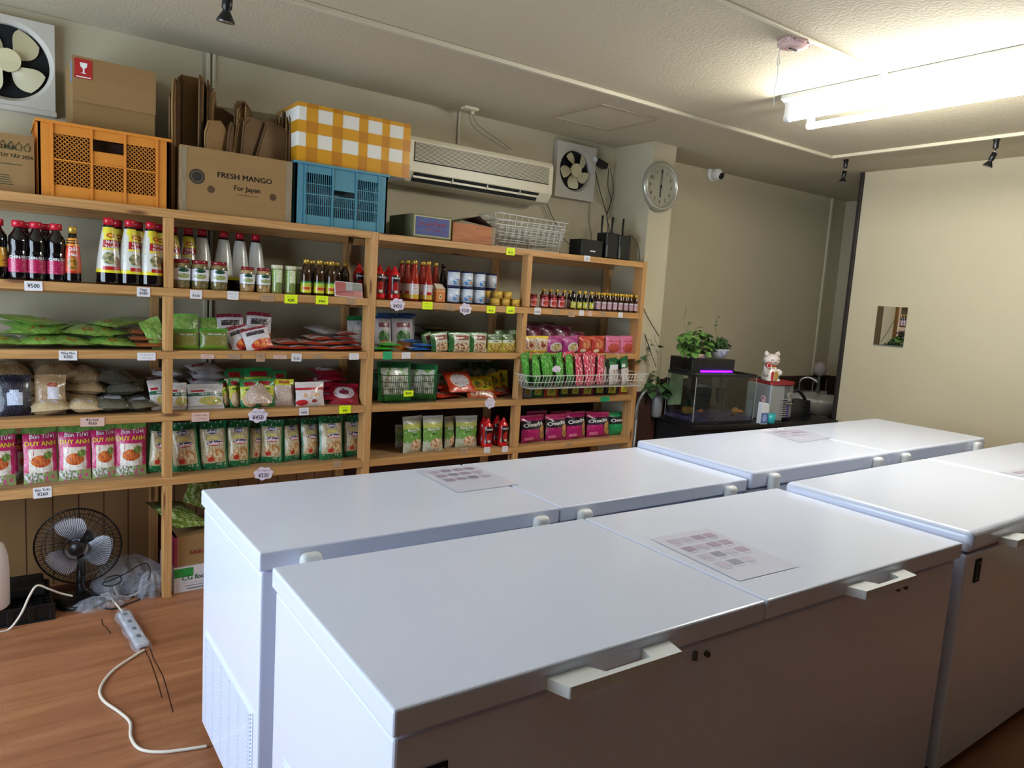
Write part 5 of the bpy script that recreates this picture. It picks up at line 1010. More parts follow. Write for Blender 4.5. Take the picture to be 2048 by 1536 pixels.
for a, b in vs: m.box(a*fw_, b*fw_, -.0015, .0, -.0, fh_+.001, 0).box(a*fw_, b*fw_, -.0015, .341, fh_, fh_+.0015, 0)
for a, b in hs: m.box(-.001, fw_+.001, -.0025, -.0015, a*fh_, b*fh_, 0).box(-.0015, 0, -.002, .341, a*fh_, b*fh_, 0)
for a, b in vs:
    for c, d in hs: m.box(a*fw_, b*fw_, -.003, -.0025, c*fh_, d*fh_, 1)
m.build('yellow_tape', [yt, yt2], t)
# two small printed cartons
x0, x1 = at(826, 450, 'Y', YS+.03).x, at(903, 455, 'Y', YS+.03).x; zt = ZV(431, (x0+x1)/2, YS+.03); w, h = x1-x0, zt-ZT
t = thing('printed_box', 'low green carton with blue panel and red lettering beside the blue crate', 'box', (x0, YS+.03, ZT))
m = MB().box(0, w, 0, .30, 0, h, 0).box(.008, w-.008, -.001, 0, .008, h-.008, 1).box(.014, w-.014, -.0016, -.001, .014, h-.014, 2)
scrib(m, w*.15, w*.85, h*.64, -.0024, .030, 3, 7); scrib(m, w*.15, w*.83, h*.62, -.0024, .026, 3, 8); scrib(m, w*.35, w*.85, h*.36, -.0024, .022, 3, 9); scrib(m, w*.1, w*.4, h*.3, -.002, .012, 1, 4)
m.build('box_body', [mat('carton_olive', (104, 104, 72), .7), mat('carton_cream', (186, 176, 120), .6), mat('carton_blue', (44, 58, 116), .5), mat('carton_red', (190, 70, 60), .5)], t)
x0, x1 = at(905, 465, 'Y', YS+.04).x, at(990, 470, 'Y', YS+.04).x; zt = ZV(450, (x0+x1)/2, YS+.04); w, h = x1-x0, zt-ZT
t = thing('open_carton', 'open orange brown carton with raised flap left of the wire baskets', 'box', (x0, YS+.04, ZT))
m = openbox(MB(), w, .26, h, .004, 0); m.text('M', .024, w*.58, -.0008, h*.78, 1); m.text('^', .03, w*.52, -.0008, h*.84, 1); m.box(.02, w*.55, -.0006, 0, h*.5, h*.515, 1).box(.02, w*.7, -.0006, 0, h*.38, h*.395, 1)
m.build('box_body', [mat('carton_orange', (176, 112, 66), .6, var=((3, 3, 60), (150, 88, 46), .1)), mat('carton_print', (150, 60, 40), .6)], t)
MB().add([(0, 0, h), (w*.6, .0, h+.055), (w, .02, h), (w*.1, .26, h+.004), (w*.62, .26, h+.05)], [(0, 1, 4, 3), (1, 2, 4), (4, 1, 0, 3)]).build('flap', mat('carton_inside', (92, 70, 46), .8), t)
MB().box(w-.026, w+.001, -.0012, 0, 0, h).build('tape', tapec, t)
# nested white wire baskets
x0, x1 = at(985, 470, 'Y', YS+.06).x, at(1138, 470, 'Y', YS+.06).x; w = x1-x0
for i in range(3):
    o = wire_basket(w*.86, .22, .13, .0019, wwire, 'wire_basket', 10, 5, 3, .02); o.location = ((x0+x1)/2+.012*i, YS+.20, ZT+.004+.032*i); o.rotation_euler = (0, (0, -.015, .02)[i], (0, .02, -.02)[i])
    tag(o, 'white wire basket on the top shelf, %s of three nested' % ['lowest', 'middle', 'uppermost'][i], 'basket', 'nested white wire baskets')
# black recorder box and routers
x0, x1 = at(1163, 495, 'Y', YS+.05).x, at(1208, 495, 'Y', YS+.05).x; zt = ZV(480, (x0+x1)/2, YS+.05); w, h = x1-x0, zt-ZT
t = thing('black_device', 'small black device box with white label left of the router', 'device', (x0, YS+.05, ZT), .06)
MB().box(0, w, 0, .12, 0, h).build('device_body', black, t, bevel=.003); MB().box(w*.42, w*.66, -.001, 0, h*.28, h*.36).build('logo_plate', whitep, t)
x0, x1 = at(1212, 495, 'Y', YS+.06).x, at(1263, 495, 'Y', YS+.06).x; zt = ZV(468, (x0+x1)/2, YS+.06); w, h = x1-x0, zt-ZT
for i in range(2):
    t = thing('wifi_router', ['upright black router next to the small device box, left of two', 'upright black router at the end of the shelf, right of two'][i], 'router', (x0+w*.5*i+.002, YS+.06, ZT), .05, 'upright black routers')
    MB().box(0, w*.5-.004, 0, .1, 0, h*(1-.03*i)).build('router_body', black, t, bevel=.006); MB().box(.006, .011, -.001, 0, .01, h*.5).build('shiny_strip', steel, t)
    for k in range(2 if i == 0 else 1):
        ax = .008+k*(w*.5-.02) if i == 0 else w*.5-.03; MB().tube([(ax, .06, h*.8), (ax, .065, h+.03), (ax+.002, .065, h+.115)], [.006, .0065, .0075], 8).build('antenna', blackm, t)
def cable(name, pts, r, mt, label, group=None, cat='cable', n=8, seg=6):
    o = MB().tube(catm(pts, n), r, seg).build(name, mt); return tag(o, label, cat, group)
A = lambda u, v, Y: tuple(at(u, v, 'Y', Y))
bc = mat('black_cable', (18, 18, 20), .5); gcab = mat('grey_cable', (120, 116, 104), .5); wcab = mat('white_cable', (216, 206, 190), .45)
t = thing('power_adapter', 'black power adapter plugged in high on the wall beside the small exhaust fan', 'adapter', at(1203, 328, 'Y', YW-.04))
MB().box(-.05, .05, -.022, .03, -.022, .022).build('adapter_body', black, t, bevel=.008); t.rotation_euler = (0, .25, 0)
MB().box(-.085, -.05, -.008, .03, -.01, .02).build('plug', whitep, t, bevel=.003)
yy = YW-.03
cable('cable', [A(1186, 322, yy), A(1190, 340, yy), A(1202, 390, yy), A(1214, 432, yy), A(1216, 470, YS+.12)], .003, bc, 'black cable hanging from the plug down behind the left router')
cable('cable', [A(1217, 338, yy), A(1216, 375, yy), A(1222, 400, yy), A(1214, 430, yy), A(1217, 450, YS+.2), A(1224, 478, YS+.12)], .003, bc, 'black cable from the adapter tip down to the routers')
cable('cable', [A(1220, 336, yy), A(1226, 365, yy), A(1226, 390, yy), A(1219, 415, yy), A(1218, 440, yy)], .0022, bc, 'thin outer black cable looping beside the adapter cable')
cable('cable', [A(1181, 400, YW-.01), A(1178, 440, YW-.01), A(1183, 470, YW-.01), A(1181, 500, YW-.01)], .0025, gcab, 'grey cable running down the wall under the small exhaust fan')
cable('cable', [A(1256, 470, YS+.10), A(1266, 475, YS+.06), A(1277, 495, YS+.03), A(1279, 512, YS+.03), A(1278, 521, YS+.05)], .0025, bc, 'black cable drooping over the right end of the top shelf')
cable('cable', [A(1090, 400, YW-.02), A(1108, 440, YW-.02), A(1128, 478, YW-.03), A(1150, 496, YW-.04), A(1166, 510, YW-.06)], .0025, bc, 'black cable from the air conditioner down behind the wire baskets')
cable('cable', [A(1081, 398, YW-.02), A(1094, 430, YW-.02), A(1110, 462, YW-.03)], .0025, gcab, 'second thinner cable left of the one under the air conditioner')
# ---------------------------------------------------------------- air conditioner
Ya = YS+.19; D_ = YW-.001-Ya
xl, xr = at(818, 300, 'Y', Ya).x, at(1106, 350, 'Y', Ya).x; zt, zb = at(1105, 325, 'Y', Ya).z, at(1100, 388, 'Y', Ya).z
L_, H_ = xr-xl, zt-zb
t = thing('air_conditioner', 'long cream wall air conditioner between foam box and small exhaust fan', 'air conditioner', (xl, Ya, zb))
prof = [(D_, -.06), (.045, -.055), (.0, .0), (0, H_-.03), (.012, H_-.006), (.03, H_), (D_, H_)]
YZ = Matrix(((0, 0, 1, 0), (1, 0, 0, 0), (0, 1, 0, 0), (0, 0, 0, 1)))
MB().prism(prof, 0, L_, 0, YZ).build('housing', cream, t, bevel=.004)
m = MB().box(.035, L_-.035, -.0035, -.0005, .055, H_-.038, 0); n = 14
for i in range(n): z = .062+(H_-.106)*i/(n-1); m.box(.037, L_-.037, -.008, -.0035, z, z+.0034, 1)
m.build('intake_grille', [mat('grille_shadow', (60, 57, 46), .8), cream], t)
q = Matrix.Translation((0, .0, .0)) @ Matrix.Rotation(0, 4, 'X')
MB().add([(.04, .004, -.004), (L_-.10, .004, -.004), (L_-.10, .043, -.052), (.04, .043, -.052)], [(0, 1, 2, 3)], 0, Matrix.Translation((0, -.001, -.001))).build('air_outlet', mat('outlet_dark', (26, 28, 24), .8), t)
MB().box(.04, L_-.10, .014, .018, -.034, -.022).build('louver', cream, t)
for k in range(3): MB().box(.30+.25*k, .305+.25*k, .004, .03, -.036, -.006).build('vane', cream, t)
# ceiling rosette with cords
r0 = at(940, 214, 'Z', ZC)
t = thing('ceiling_rosette', 'small cream junction cover on the ceiling above the air conditioner', 'junction box', r0)
MB().box(-.05, .05, -.03, .03, -.02, -.0005).build('rosette_body', cream, t, bevel=.006); MB().cyl((0.02, 0, -.02), (.02, 0, -.04), .012, 12).build('cord_grip', cream, t)
Yc = r0.y
for i, (pts, nm) in enumerate([([(938, 222), (942, 245), (960, 265), (990, 285), (1015, 300)], 'left'), ([(944, 222), (952, 245), (975, 265), (1000, 282), (1022, 299)], 'right')]):
    cable('cord', [A(u, v, Yc+(Ya+.1-Yc)*k/4) for k, (u, v) in enumerate(pts)], .0022, gcab, 'thin curved cord from the ceiling cover to the air conditioner, %s one' % nm, 'thin cords above the air conditioner')
# ---------------------------------------------------------------- exhaust fans
def blade_fn(r0, r1, a0, a1, tw, sk=.25, k=1.0):
    def f(u, v):
        r = r0+(r1-r0)*v; w = (.35+.65*math.sin(PI*min(1, .12+v*.80))**.7); a = a0+(a1-a0)*(.5+(u-.5)*w)+sk*v
        return Vector((r*math.cos(a), -tw*(u-.5)*w, r*math.sin(a)))
    return f
def exhaust(name, label, c, w, h, R0, nb, hub, rz, depth=.04, cy=0, bw_=.7):
    t = thing(name, label, 'exhaust fan', c)
    m = MB(); n = 48; y0, y1 = -depth, 0
    # plate with round hole
    ring = [(R0*math.cos(2*PI*i/n-PI*.75), R0*math.sin(2*PI*i/n-PI*.75)+cy) for i in range(n)]
    def sq(i):
        q = i/(n/4); s_ = int(q) % 4; f = q-int(q); return [(-w/2+f*w, -h/2), (w/2, -h/2+f*h), (w/2-f*w, h/2), (-w/2, h/2-f*h)][s_]
    out = [sq(i) for i in range(n)]
    cc = []
    vs = [(x, y0, z) for x, z in out]+[(x, y0, z) for x, z in [(a*1.10, (b-cy)*1.10+cy) for a, b in ring]]+[(x, y0+.022, z) for x, z in ring]+[(x, y1, z) for x, z in ring]+[(x, y1, z) for x, z in out]
    fs = []
    for k in range(4): fs += [(k*n+i, k*n+(i+1) % n, (k+1)*n+(i+1) % n, (k+1)*n+i) for i in range(n)]
    fs += [(i, (i+1) % n, 4*n+(i+1) % n, 4*n+i)[::-1] for i in range(n)]
    m.add(vs, fs, 0)
    m.box(-w/2-.004, w/2+.004, y0-.004, y0, -h/2, -h/2+.02)
    m.build('fan_frame', mat('fan_frame_grey', (196, 190, 178), .45), t)
    MB().cyl((0, -.0015, cy), (0, -.0005, cy), R0, 40).build('dark_duct', mat('duct_dark', (22, 24, 26), .9), t)
    for i in range(nb):
        a = 2*PI*i/nb+rz
        MB().grid(blade_fn(hub*.8, R0*.93, a, a+2*PI/nb*bw_, .03), 8, 8).build('fan_blade', mat('blade_cream', (204, 196, 160), .35), t, loc=(0, -.026, cy))
    MB().lathe([(0, .014), (hub*.7, .012), (hub, 0), (hub, -.015)], 24, 0, Matrix(((1, 0, 0, 0), (0, 0, 1, 0), (0, 1, 0, 0), (0, 0, 0, 1)))).build('hub', mat('hub_cream', (216, 208, 168), .35), t, loc=(0, -.030, cy))
    return t
exhaust('exhaust_fan', 'large square exhaust fan with cream blades at the top left', (.075, YW-.002, 2.44), .352, .40, .157, 4, .049, .15, .045, .012)
exhaust('exhaust_fan', 'smaller square exhaust fan with cream blades right of the air conditioner', (3.36, YW-.002, 2.455), .355, .375, .135, 5, .046, .2, .04, .01)
# ---------------------------------------------------------------- clock and camera
t = thing('wall_clock', 'round silver wall clock on the pillar showing six o\'clock', 'clock', (3.835, 3.6985, 2.388))
CY = Matrix(((1, 0, 0, 0), (0, 0, 1, 0), (0, 1, 0, 0), (0, 0, 0, 1)))
MB().lathe([(.0, 0), (.16, 0), (.172, -.012), (.172, -.026), (.160, -.042), (.148, -.044), (.140, -.036), (.138, -.020)], 56, 0, CY).build('clock_rim', mat('clock_silver', (176, 174, 160), .3, .55), t)
MB().cyl((0, -.014, 0), (0, -.019, 0), .14, 56).build('clock_face', mat('clock_face', (206, 208, 188), .5), t)
m = MB()
for k in range(1, 13): a = PI/2-k*PI/6; m.text(str(k), .036, .105*math.cos(a), -.0205, .105*math.sin(a), 0)
for k in range(60): a = k*PI/30; m.box(-.0008, .0008, -.0205, -.0195, .128, .133, 0, Matrix.Rotation(a, 4, 'Y'))
m.build('numerals', mat('clock_ink', (60, 56, 46), .6), t)
MB().box(-.003, .003, -.024, -.022, -.075, .015).build('hour_hand', ink, t)
MB().box(-.0022, .0022, -.027, -.025, -.02, .112).build('minute_hand', ink, t); MB().cyl((0, -.018, 0), (0, -.03, 0), .006, 12).build('pivot', ink, t)
c = at(1422, 348, 'Y', YW)
t = thing('security_camera', 'white dome security camera on the wall right of the clock', 'camera', (c.x, YW, c.z))
MB().lathe([(0, 0), (.062, 0), (.066, -.02), (.058, -.035), (0, -.036)], 28, 0, CY).build('camera_base', whitep, t)
MB().lathe([(.048*math.cos(a*PI/20), .048*math.sin(a*PI/20)) for a in range(-10, 11)], 24, 0, Matrix.Translation((0, -.06, -.008))).build('camera_ball', whitep, t)
MB().cyl((.006, -.098, -.022), (.009, -.112, -.028), .026, 20).build('camera_lens', black, t)
c = at(1472, 345, 'Y', YW); tag(MB().box(-.035, .035, -.016, 0, -.012, .012).build('junction_cover', cream, loc=(c.x, YW-.0005, c.z), bevel=.005), 'tiny cream cover on the wall right of the dome camera', 'cover')
# mirror plate on the right wall
m0, m1 = at(1757, 612, 'X', XR), at(1807, 694, 'X', XR)
t = thing('wall_mirror', 'small frameless mirror plate on the right wall', 'mirror', (XR-.002, m0.y, m1.z))
MB().box(-.006, .0, m1.y-m0.y, 0, 0, m0.z-m1.z).build('mirror_glass', mat('mirror', (225, 225, 225), .02, 1), t)
MB().box(-.009, -.006, m1.y-m0.y, 0, -.002, .004).build('mirror_clip', steel, t)
# ---------------------------------------------------------------- dark table with the aquarium
TZ = .74; TR = -.11
def TP(x, y, z=0):        # point on the table: x along its front edge, y away from the camera
    c, s = math.cos(TR), math.sin(TR); return (4.0+x*c-y*s, 3.30+x*s+y*c, TZ+z)
t = thing('black_table', 'low black cabinet table carrying the aquarium in front of the alcove', 'table', TP(0, 0, -TZ), TR)
MB().box(-.04, 1.50, -.02, .46, TZ-.03, TZ-.001).build('table_top', black, t, bevel=.003)
MB().box(-.02, 1.48, .0, .44, .0, TZ-.031).build('cabinet', blackm, t)
for k in range(3): MB().box(.0+.5*k, .48+.5*k, -.008, -.001, .04, TZ-.06).build('cabinet_door', black, t, bevel=.002)
def on(o, x, y, z=0, rz=0): o.location = TP(x, y, z); o.rotation_euler = (0, 0, TR+rz); return o
# aquarium
AW, AD, AH = .60, .30, .36
t = on(thing('aquarium', 'glass fish tank with black hood and purple lamp on the black table', 'aquarium'), -.01, .03)
glass = mat('glass', (236, 246, 242), .02, trans=1, ior=1.45); frame = mat('tank_frame', (22, 22, 26), .4)
m = MB()
for z in ((0, .022), (AH-.022, AH)):
    m = MB(); m.box(0, AW, 0, .012, *z).box(0, AW, AD-.012, AD, *z).box(0, .012, .012, AD-.012, *z).box(AW-.012, AW, .012, AD-.012, *z).build('tank_frame', frame, t, bevel=.002)
MB().box(.004, AW-.004, .004, AD-.004, .002, .006).build('tank_floor', frame, t)
g = MB().box(.002, AW-.002, .002, .006, .022, AH-.022).box(.002, .006, .006, AD-.006, .022, AH-.022).box(AW-.006, AW-.002, .006, AD-.006, .022, AH-.022).box(.002, AW-.002, AD-.006, AD-.002, .022, AH-.022); g.build('tank_glass', glass, t)
m = MB()
for x in (.001, AW-.005):
    for y in (.001, AD-.005): m.box(x, x+.004, y, y+.004, .022, AH-.022)
m.build('silicone_edge', mat('silicone', (150, 156, 160), .3), t)
gr = mat('gravel', (104, 84, 136), .7, var=((90, 90, 90), (36, 28, 54), .08), bump=(120, 1, .01))
m = MB(); rn = random.Random(4); hg = [[.05+.012*rn.random() for _ in range(25)] for _ in range(13)]
m.grid(lambda u, v: Vector((.008+u*(AW-.016), .008+v*(AD-.016), hg[int(v*12)][int(u*24)])), 24, 12); m.box(.008, AW-.008, .008, .012, .006, .052).box(.008, .012, .012, AD-.01, .006, .052)
o = m.build('gravel_bed', gr, t); o['kind'] = 'stuff'
MB().box(.02, AW*.66, .03, .26, AH+.001, AH+.008).build('glass_cover', frame, t)
hd = MB().box(.0, .43, .07, .285, AH+.018, AH+.10).box(.0, .08, .05, .29, AH+.002, AH+.105).build('tank_hood', black, t, bevel=.006)
MB().box(.10, .40, .058, .10, AH+.010, AH+.0175).build('purple_lamp', mat('uv_lamp', (110, 30, 255), .4, emit=((104, 10, 255), 7)), t)
MB().box(.30, .34, .075, .10, AH+.0085, AH+.0099).build('lamp_tip', mat('uv_lamp2', (190, 60, 255), .4, emit=((190, 40, 255), 7)), t)
MB().box(.008, .13, .272, .28, .10, .33).build('reflection_sheet', mat('tank_reflection_pale', (176, 196, 150), .5), t)  # added pale sheet stands in for the bright reflection in the tank
MB().box(.17, .40, .26, .268, .06, .32).build('back_card', mat('tank_back_dark', (28, 34, 36), .5), t)
MB().box(.14, .19, .22, .25, .15, .23).build('inner_filter', black, t, bevel=.004); MB().box(.44, .50, .20, .25, .12, .24).build('pump', black, t, bevel=.006); MB().tube([(.46, .22, .24), (.46, .225, .3), (.455, .23, .35)], .008, 8).build('pump_hose', blackm, t)
rk = mat('rock_brown', (150, 108, 52), .8, bump=(40, 1, .01))
MB().box(.05, .13, .12, .18, .055, .105).build('rock_house', rk, t, bevel=.012)
MB().lathe([(.02, 0), (.028, .015), (.024, .035), (.01, .045), (0, .046)], 14, 0, Matrix.Translation((.50, .09, .056))).build('amber_ornament', mat('amber', (196, 130, 40), .3, coat=.5), t)
for i in range(9):
    x = .3+.028*i if i > 3 else .06+.02*i; MB().tube([(x, .2, .05), (x+.008, .2, .10), (x-.004, .2, .14+.02*(i % 3))], [.004, .003, .001], 4).build('water_plant', mat('water_plant', (60, 84, 60), .6), t)
def fish(x, y, z, rz, label):
    t_ = on(thing('goldfish', label, 'fish'), -.01+x, .03+y, z, rz); og_ = mat('goldfish_orange', (216, 120, 30), .3, coat=.5)
    MB().lathe([(0, -.026), (.006, -.022), (.0105, -.008), (.0115, .002), (.008, .014), (.003, .022), (.001, .026)], 12, 0, Matrix.Rotation(PI/2, 4, 'Y')).build('body', og_, t_)
    MB().prism([(.02, 0), (.042, .016), (.036, 0), (.042, -.014)], -.0008, .0008, 0, Matrix(((1, 0, 0, 0), (0, 0, 1, 0), (0, 1, 0, 0), (0, 0, 0, 1)))).build('tail_fin', og_, t_)
    MB().prism([(-.01, .009), (.0, .02), (.012, .009)], -.0006, .0006, 0, Matrix(((1, 0, 0, 0), (0, 0, 1, 0), (0, 1, 0, 0), (0, 0, 0, 1)))).build('dorsal_fin', og_, t_)
fish(.14, .08, .085, .3, 'small orange goldfish near the left end of the tank'); fish(.52, .06, .075, 2.6, 'small orange goldfish near the right end of the tank')
# ---------------------------------------------------------------- plants
leafm = mat('leaf_green', (104, 140, 66), .45, var=((30, 30, 30), (58, 100, 38), .2)); leafd = mat('leaf_dark', (56, 88, 44), .45, var=((30, 30, 30), (40, 66, 34), .2)); stemm = mat('stem', (96, 116, 60), .6); twig = mat('twig', (110, 90, 66), .7)
def leaf(m, p, d, s, roll=0, mi=0, heart=True):
    d = Vector(d).normalized(); side = d.cross(Vector((0, 0, 1)))
    if side.length < .1: side = Vector((1, 0, 0))
    side.normalize(); up = side.cross(d); side = side*math.cos(roll)+up*math.sin(roll); up = side.cross(d)
    pts = [(0, 0), (.28, -.08), (.5, .12), (.48, .45), (.26, .78), (0, 1.05)]
    vs = [Vector(p)]; 
    L = []; Rr = []; C = []
    for a, b in pts:
        drop = -.25*b*b+.10*a*1.2
        L.append(Vector(p)+d*(b*s)-side*(a*s)+up*(drop*s)); Rr.append(Vector(p)+d*(b*s)+side*(a*s)+up*(drop*s)); C.append(Vector(p)+d*(max(0, b)*s)+up*((-.25*b*b)*s))
    n = len(pts); vs = L+C+Rr; fs = []
    for i in range(n-1): fs.append((i, i+1, n+i+1, n+i)); fs.append((n+i, n+i+1, 2*n+i+1, 2*n+i))
    m.add(vs, fs, mi, None, True)
def plant(name, label, base, rx, ry, h0, h1, nl, size, mt, seed, pot=None, sprigs=(), group=None):
    t = thing(name, label, 'plant', base, 0, group); rn = random.Random(seed); st_ = MB(); lf = MB()
    for i in range(nl):
        a = rn.uniform(0, 2*PI); r = math.sqrt(rn.random()); z = h0+(h1-h0)*rn.random()*(1-.4*r)
        p = Vector((rx*r*math.cos(a), ry*r*math.sin(a), z)); b = Vector((p.x*.3, p.y*.3, h0*.6)); mid = (p+b)/2+Vector((0, 0, .02))
        st_.tube([b, mid, p], .0016, 4); s = size*rn.uniform(.65, 1.15)
        d = Vector((math.cos(a)+rn.uniform(-.5, .5), math.sin(a)*.6-.5+rn.uniform(-.3, .3), rn.uniform(-.7, .1))); leaf(lf, p, d, s, rn.uniform(-.5, .5))
    for pts, ls in sprigs:
        q = catm(pts, 6); st_.tube(q, .0016, 4)
        for k, s in ls: leaf(lf, q[min(len(q)-1, int(k*len(q)))], (rn.uniform(-1, 1), -.5, rn.uniform(-.3, .4)), s, rn.uniform(-.5, .5))
    st_.build('stems', stemm, t); lf.build('foliage', mt, t)
    if pot: pot(t)
    return t
bz = TP(0, 0)[2]+AH+.106
def local(u, v, Y, base): p = at(u, v, 'Y', Y); return (p.x-base[0], p.y-base[1], p.z-base[2])
b1 = XU(1388, 3.45, bz), 3.45, bz
def pot1(t):
    MB().lathe([(.05, 0), (.075, .004), (.082, .03), (.078, .034), (.06, .012)], 24).build('pot', mat('pot_clay', (190, 170, 140), .6), t)
plant('potted_plant', 'bushy light green heart leaved plant on the tank hood', b1, .125, .09, .03, .235, 120, .058, leafm, 7, pot1, [([(-.03, 0, .12), local(1369, 650, 3.45, b1), local(1370, 630, 3.45, b1), local(1373, 617, 3.45, b1)], [(.97, .016), (.7, .014)]), ([(0, 0, .12), local(1376, 662, 3.45, b1), local(1378, 645, 3.45, b1)], [(1, .034), (.9, .03)]), ([(0, 0, .12), local(1390, 658, 3.45, b1), local(1402, 655, 3.45, b1)], [(1, .03)])])
b2 = XU(1436, 3.42, bz), 3.42, bz
def pot2(t):
    MB().lathe([(.03, 0), (.04, .004), (.064, .03), (.075, .062), (.078, .07), (.072, .068), (.055, .03), (.0, .02)], 28).build('pot', mat('pot_glass', (214, 216, 214), .1, coat=.5, alpha=.75), t)
    MB().tube([(-.045, -.055, .06), (-.04, -.062, .03), (-.02, -.068, .02), (.0, -.072, .03), (.004, -.075, .06)], .003, 5).build('pot_pattern', mat('pot_lines', (90, 96, 110), .4), t)
plant('potted_plant', 'small leaved plant in a white glass bowl on the tank hood', b2, .085, .065, .07, .165, 130, .028, leafd, 9, pot2, [([(0, 0, .1), local(1430, 655, 3.42, b2), local(1432, 642, 3.42, b2), local(1436, 634, 3.42, b2)], [(1, .016), (.92, .016), (.6, .02), (.4, .024)]), ([(.06, 0, .1), (.075, -.02, .08), (.08, -.02, .06)], [(.8, .018), (.9, .018), (1, .014)])])
b3 = TP(-.06, .36); 
def pot3(t): MB().lathe([(.03, -.0), (.036, .01), (.042, .12), (.036, .2), (.03, .21), (.024, .2)], 20).build('vase', mat('vase_grey', (120, 122, 122), .35, coat=.4), t)
q3_ = lambda u, v: local(u, v, b3[1], b3)
t3 = plant('trailing_vine', 'trailing heart leaved vine in a grey vase beside the tank', b3, .10, .06, .18, .34, 26, .075, leafd, 12, pot3, [([(0, 0, .2), q3_(1322, 708), q3_(1314, 690), q3_(1308, 672)], [(.55, .04), (.95, .016)]), ([(0, 0, .2), q3_(1300, 715), q3_(1288, 712), q3_(1276, 722)], [(.5, .045), (.7, .05), (.9, .06), (1, .055)]), ([(0, 0, .2), q3_(1306, 745), q3_(1300, 755)], [(.6, .05), (.9, .05)]),
   ([q3_(1300, 735), q3_(1290, 690), q3_(1300, 680), q3_(1306, 690)], [(1, .045)])])
cable('cable', [A(1281, 640, 3.72), A(1290, 670, 3.70), A(1302, 705, 3.66), A(1312, 735, 3.6)], .003, bc, 'dark cable running down the pillar towards the vine')
cable('cable', [A(1283, 606, YW-.39), A(1296, 635, YW-.39), A(1318, 672, YW-.39)], .0025, mat('brown_cable', (96, 84, 70), .5), 'thin brown cord slanting down across the pillar')
# curved grey chair back beside the shelves
c0 = at(1290, 830, 'Y', 3.80)
tag(MB().tube(catm([A(1272, 838, 3.66), A(1274, 815, 3.66), A(1281, 795, 3.66), A(1293, 781, 3.66), A(1306, 788, 3.66)], 6), .012, 10).tube([A(1272, 838, 3.66), (at(1272, 838, 'Y', 3.66).x, 3.66, .01)], .012, 10).build('chair_frame', mat('grey_tube', (110, 112, 110), .35, .4)), 'curved grey metal tube rising between shelves and aquarium table', 'tube frame')
# ---------------------------------------------------------------- lucky cat on the silver unit
SX, SY = .765, .04
t = on(thing('silver_appliance', 'silver grey boxy appliance with ribbed front beside the fish tank', 'appliance'), SX, SY); sv = mat('silver_plastic', (160, 164, 168), .35, .3)
MB().box(0, .15, 0, .24, 0, .28).build('housing', sv, t, bevel=.008); MB().box(.152, .28, .02, .24, .012, .28).build('front_block', mat('silver_plastic_dark', (128, 128, 130), .35, .3), t, bevel=.02, seg=4)
for k in range(9): MB().box(.11, .195, -.004, .019, .03+.0165*k, .036+.0165*k).build('rib', sv, t, bevel=.002)
MB().lathe([(.0, 0), (.026, 0), (.03, .006), (.026, .012), (.02, .008), (0, .006)], 22, 0, Matrix.Translation((.215, .016, .185)) @ Matrix.Rotation(PI/2, 4, 'X') @ Matrix.Scale(1.4, 4, (0, 1, 0))).build('dispenser_ring', steel, t)
MB().box(.185, .255, .0, .02, .128, .138).build('tap_lever', steel, t, bevel=.004); MB().box(.215, .22, .008, .02, .02, .12).build('purple_strip', mat('purple_strip', (80, 50, 150), .3), t)
tr = on(thing('red_tray', 'red cloth covered tray on top of the silver appliance', 'tray'), SX-.005, SY-.01, .2805)
MB().prism([(0, .02), (.03, 0), (.19, -.012), (.28, .03), (.29, .08), (.28, .24), (.02, .25)], .0005, .02).build('tray_cloth', mat('red_cloth', (150, 34, 36), .7), tr, bevel=.008, seg=3)
# lucky cat
cw = mat('cat_white', (226, 216, 208), .2, coat=.6); cr = mat('cat_red', (170, 36, 28), .25, coat=.5); cg = mat('cat_gold', (206, 160, 60), .3, .4); cgk = mat('cat_green', (40, 90, 60), .4)
t = on(thing('lucky_cat_figurine', 'white ceramic lucky cat with raised paw standing on the red tray', 'figurine'), SX+.06, SY+.08, .3011, -.35); t.scale = (.95, .95, .95)
bd = MB().lathe([(.0, 0), (.062, 0), (.070, .012), (.072, .035), (.062, .075), (.048, .105), (.040, .12), (.036, .128)], 32)
bd.lathe([(.066*math.sin(a*PI/18)*(1 if a else 0)+.0001, .168-.052*math.cos(a*PI/18)) for a in range(1, 19)], 32)
bd.tube(catm([(-.05, -.03, .05), (-.062, -.045, .09), (-.058, -.05, .13)], 5), [.022]*6+[.024]*5, 12).tube(catm([(.04, -.04, .09), (.05, -.065, .075), (.025, -.075, .065)], 5), .017, 12)
for sx in (-1, 1): bd.lathe([(.024, 0), (.02, .018), (.006, .036), (0, .038)], 14, 0, Matrix.Translation((sx*.042, 0, .205)) @ Matrix.Rotation(sx*.35, 4, 'Y')); bd.lathe([(0, 0), (.024, .004), (.026, .014), (.018, .026), (0, .028)], 14, 0, Matrix.Translation((sx*.035, -.05, 0)))
bd.build('cat_body', cw, t)
MB().lathe([(.044, .118), (.047, .122), (.044, .128)], 28).build('red_collar', cr, t); MB().lathe([(0, -.008), (.009, -.004), (.009, .005), (0, .009)], 12, 0, Matrix.Translation((0, -.047, .112))).build('bell', cg, t)
MB().cyl((-.058, -.062, .132), (-.058, -.078, .13), .026, 20).build('red_disc', cr, t); MB().tube([(-.058+.019*math.cos(i*PI/8), -.0785, .13+.019*math.sin(i*PI/8)) for i in range(16)], .003, 5, closed=True).build('disc_ring', cw, t)
m = MB()
for sx in (-1, 1): m.tube([(sx*.034, -.058, .172), (sx*.026, -.064, .177), (sx*.017, -.064, .172)], .0022, 5)
m.tube([(-.01, -.0665, .154), (-.004, -.068, .150), (0, -.068, .154), (.004, -.068, .15), (.01, -.0665, .154)], .0014, 5); m.build('face_lines', ink, t)
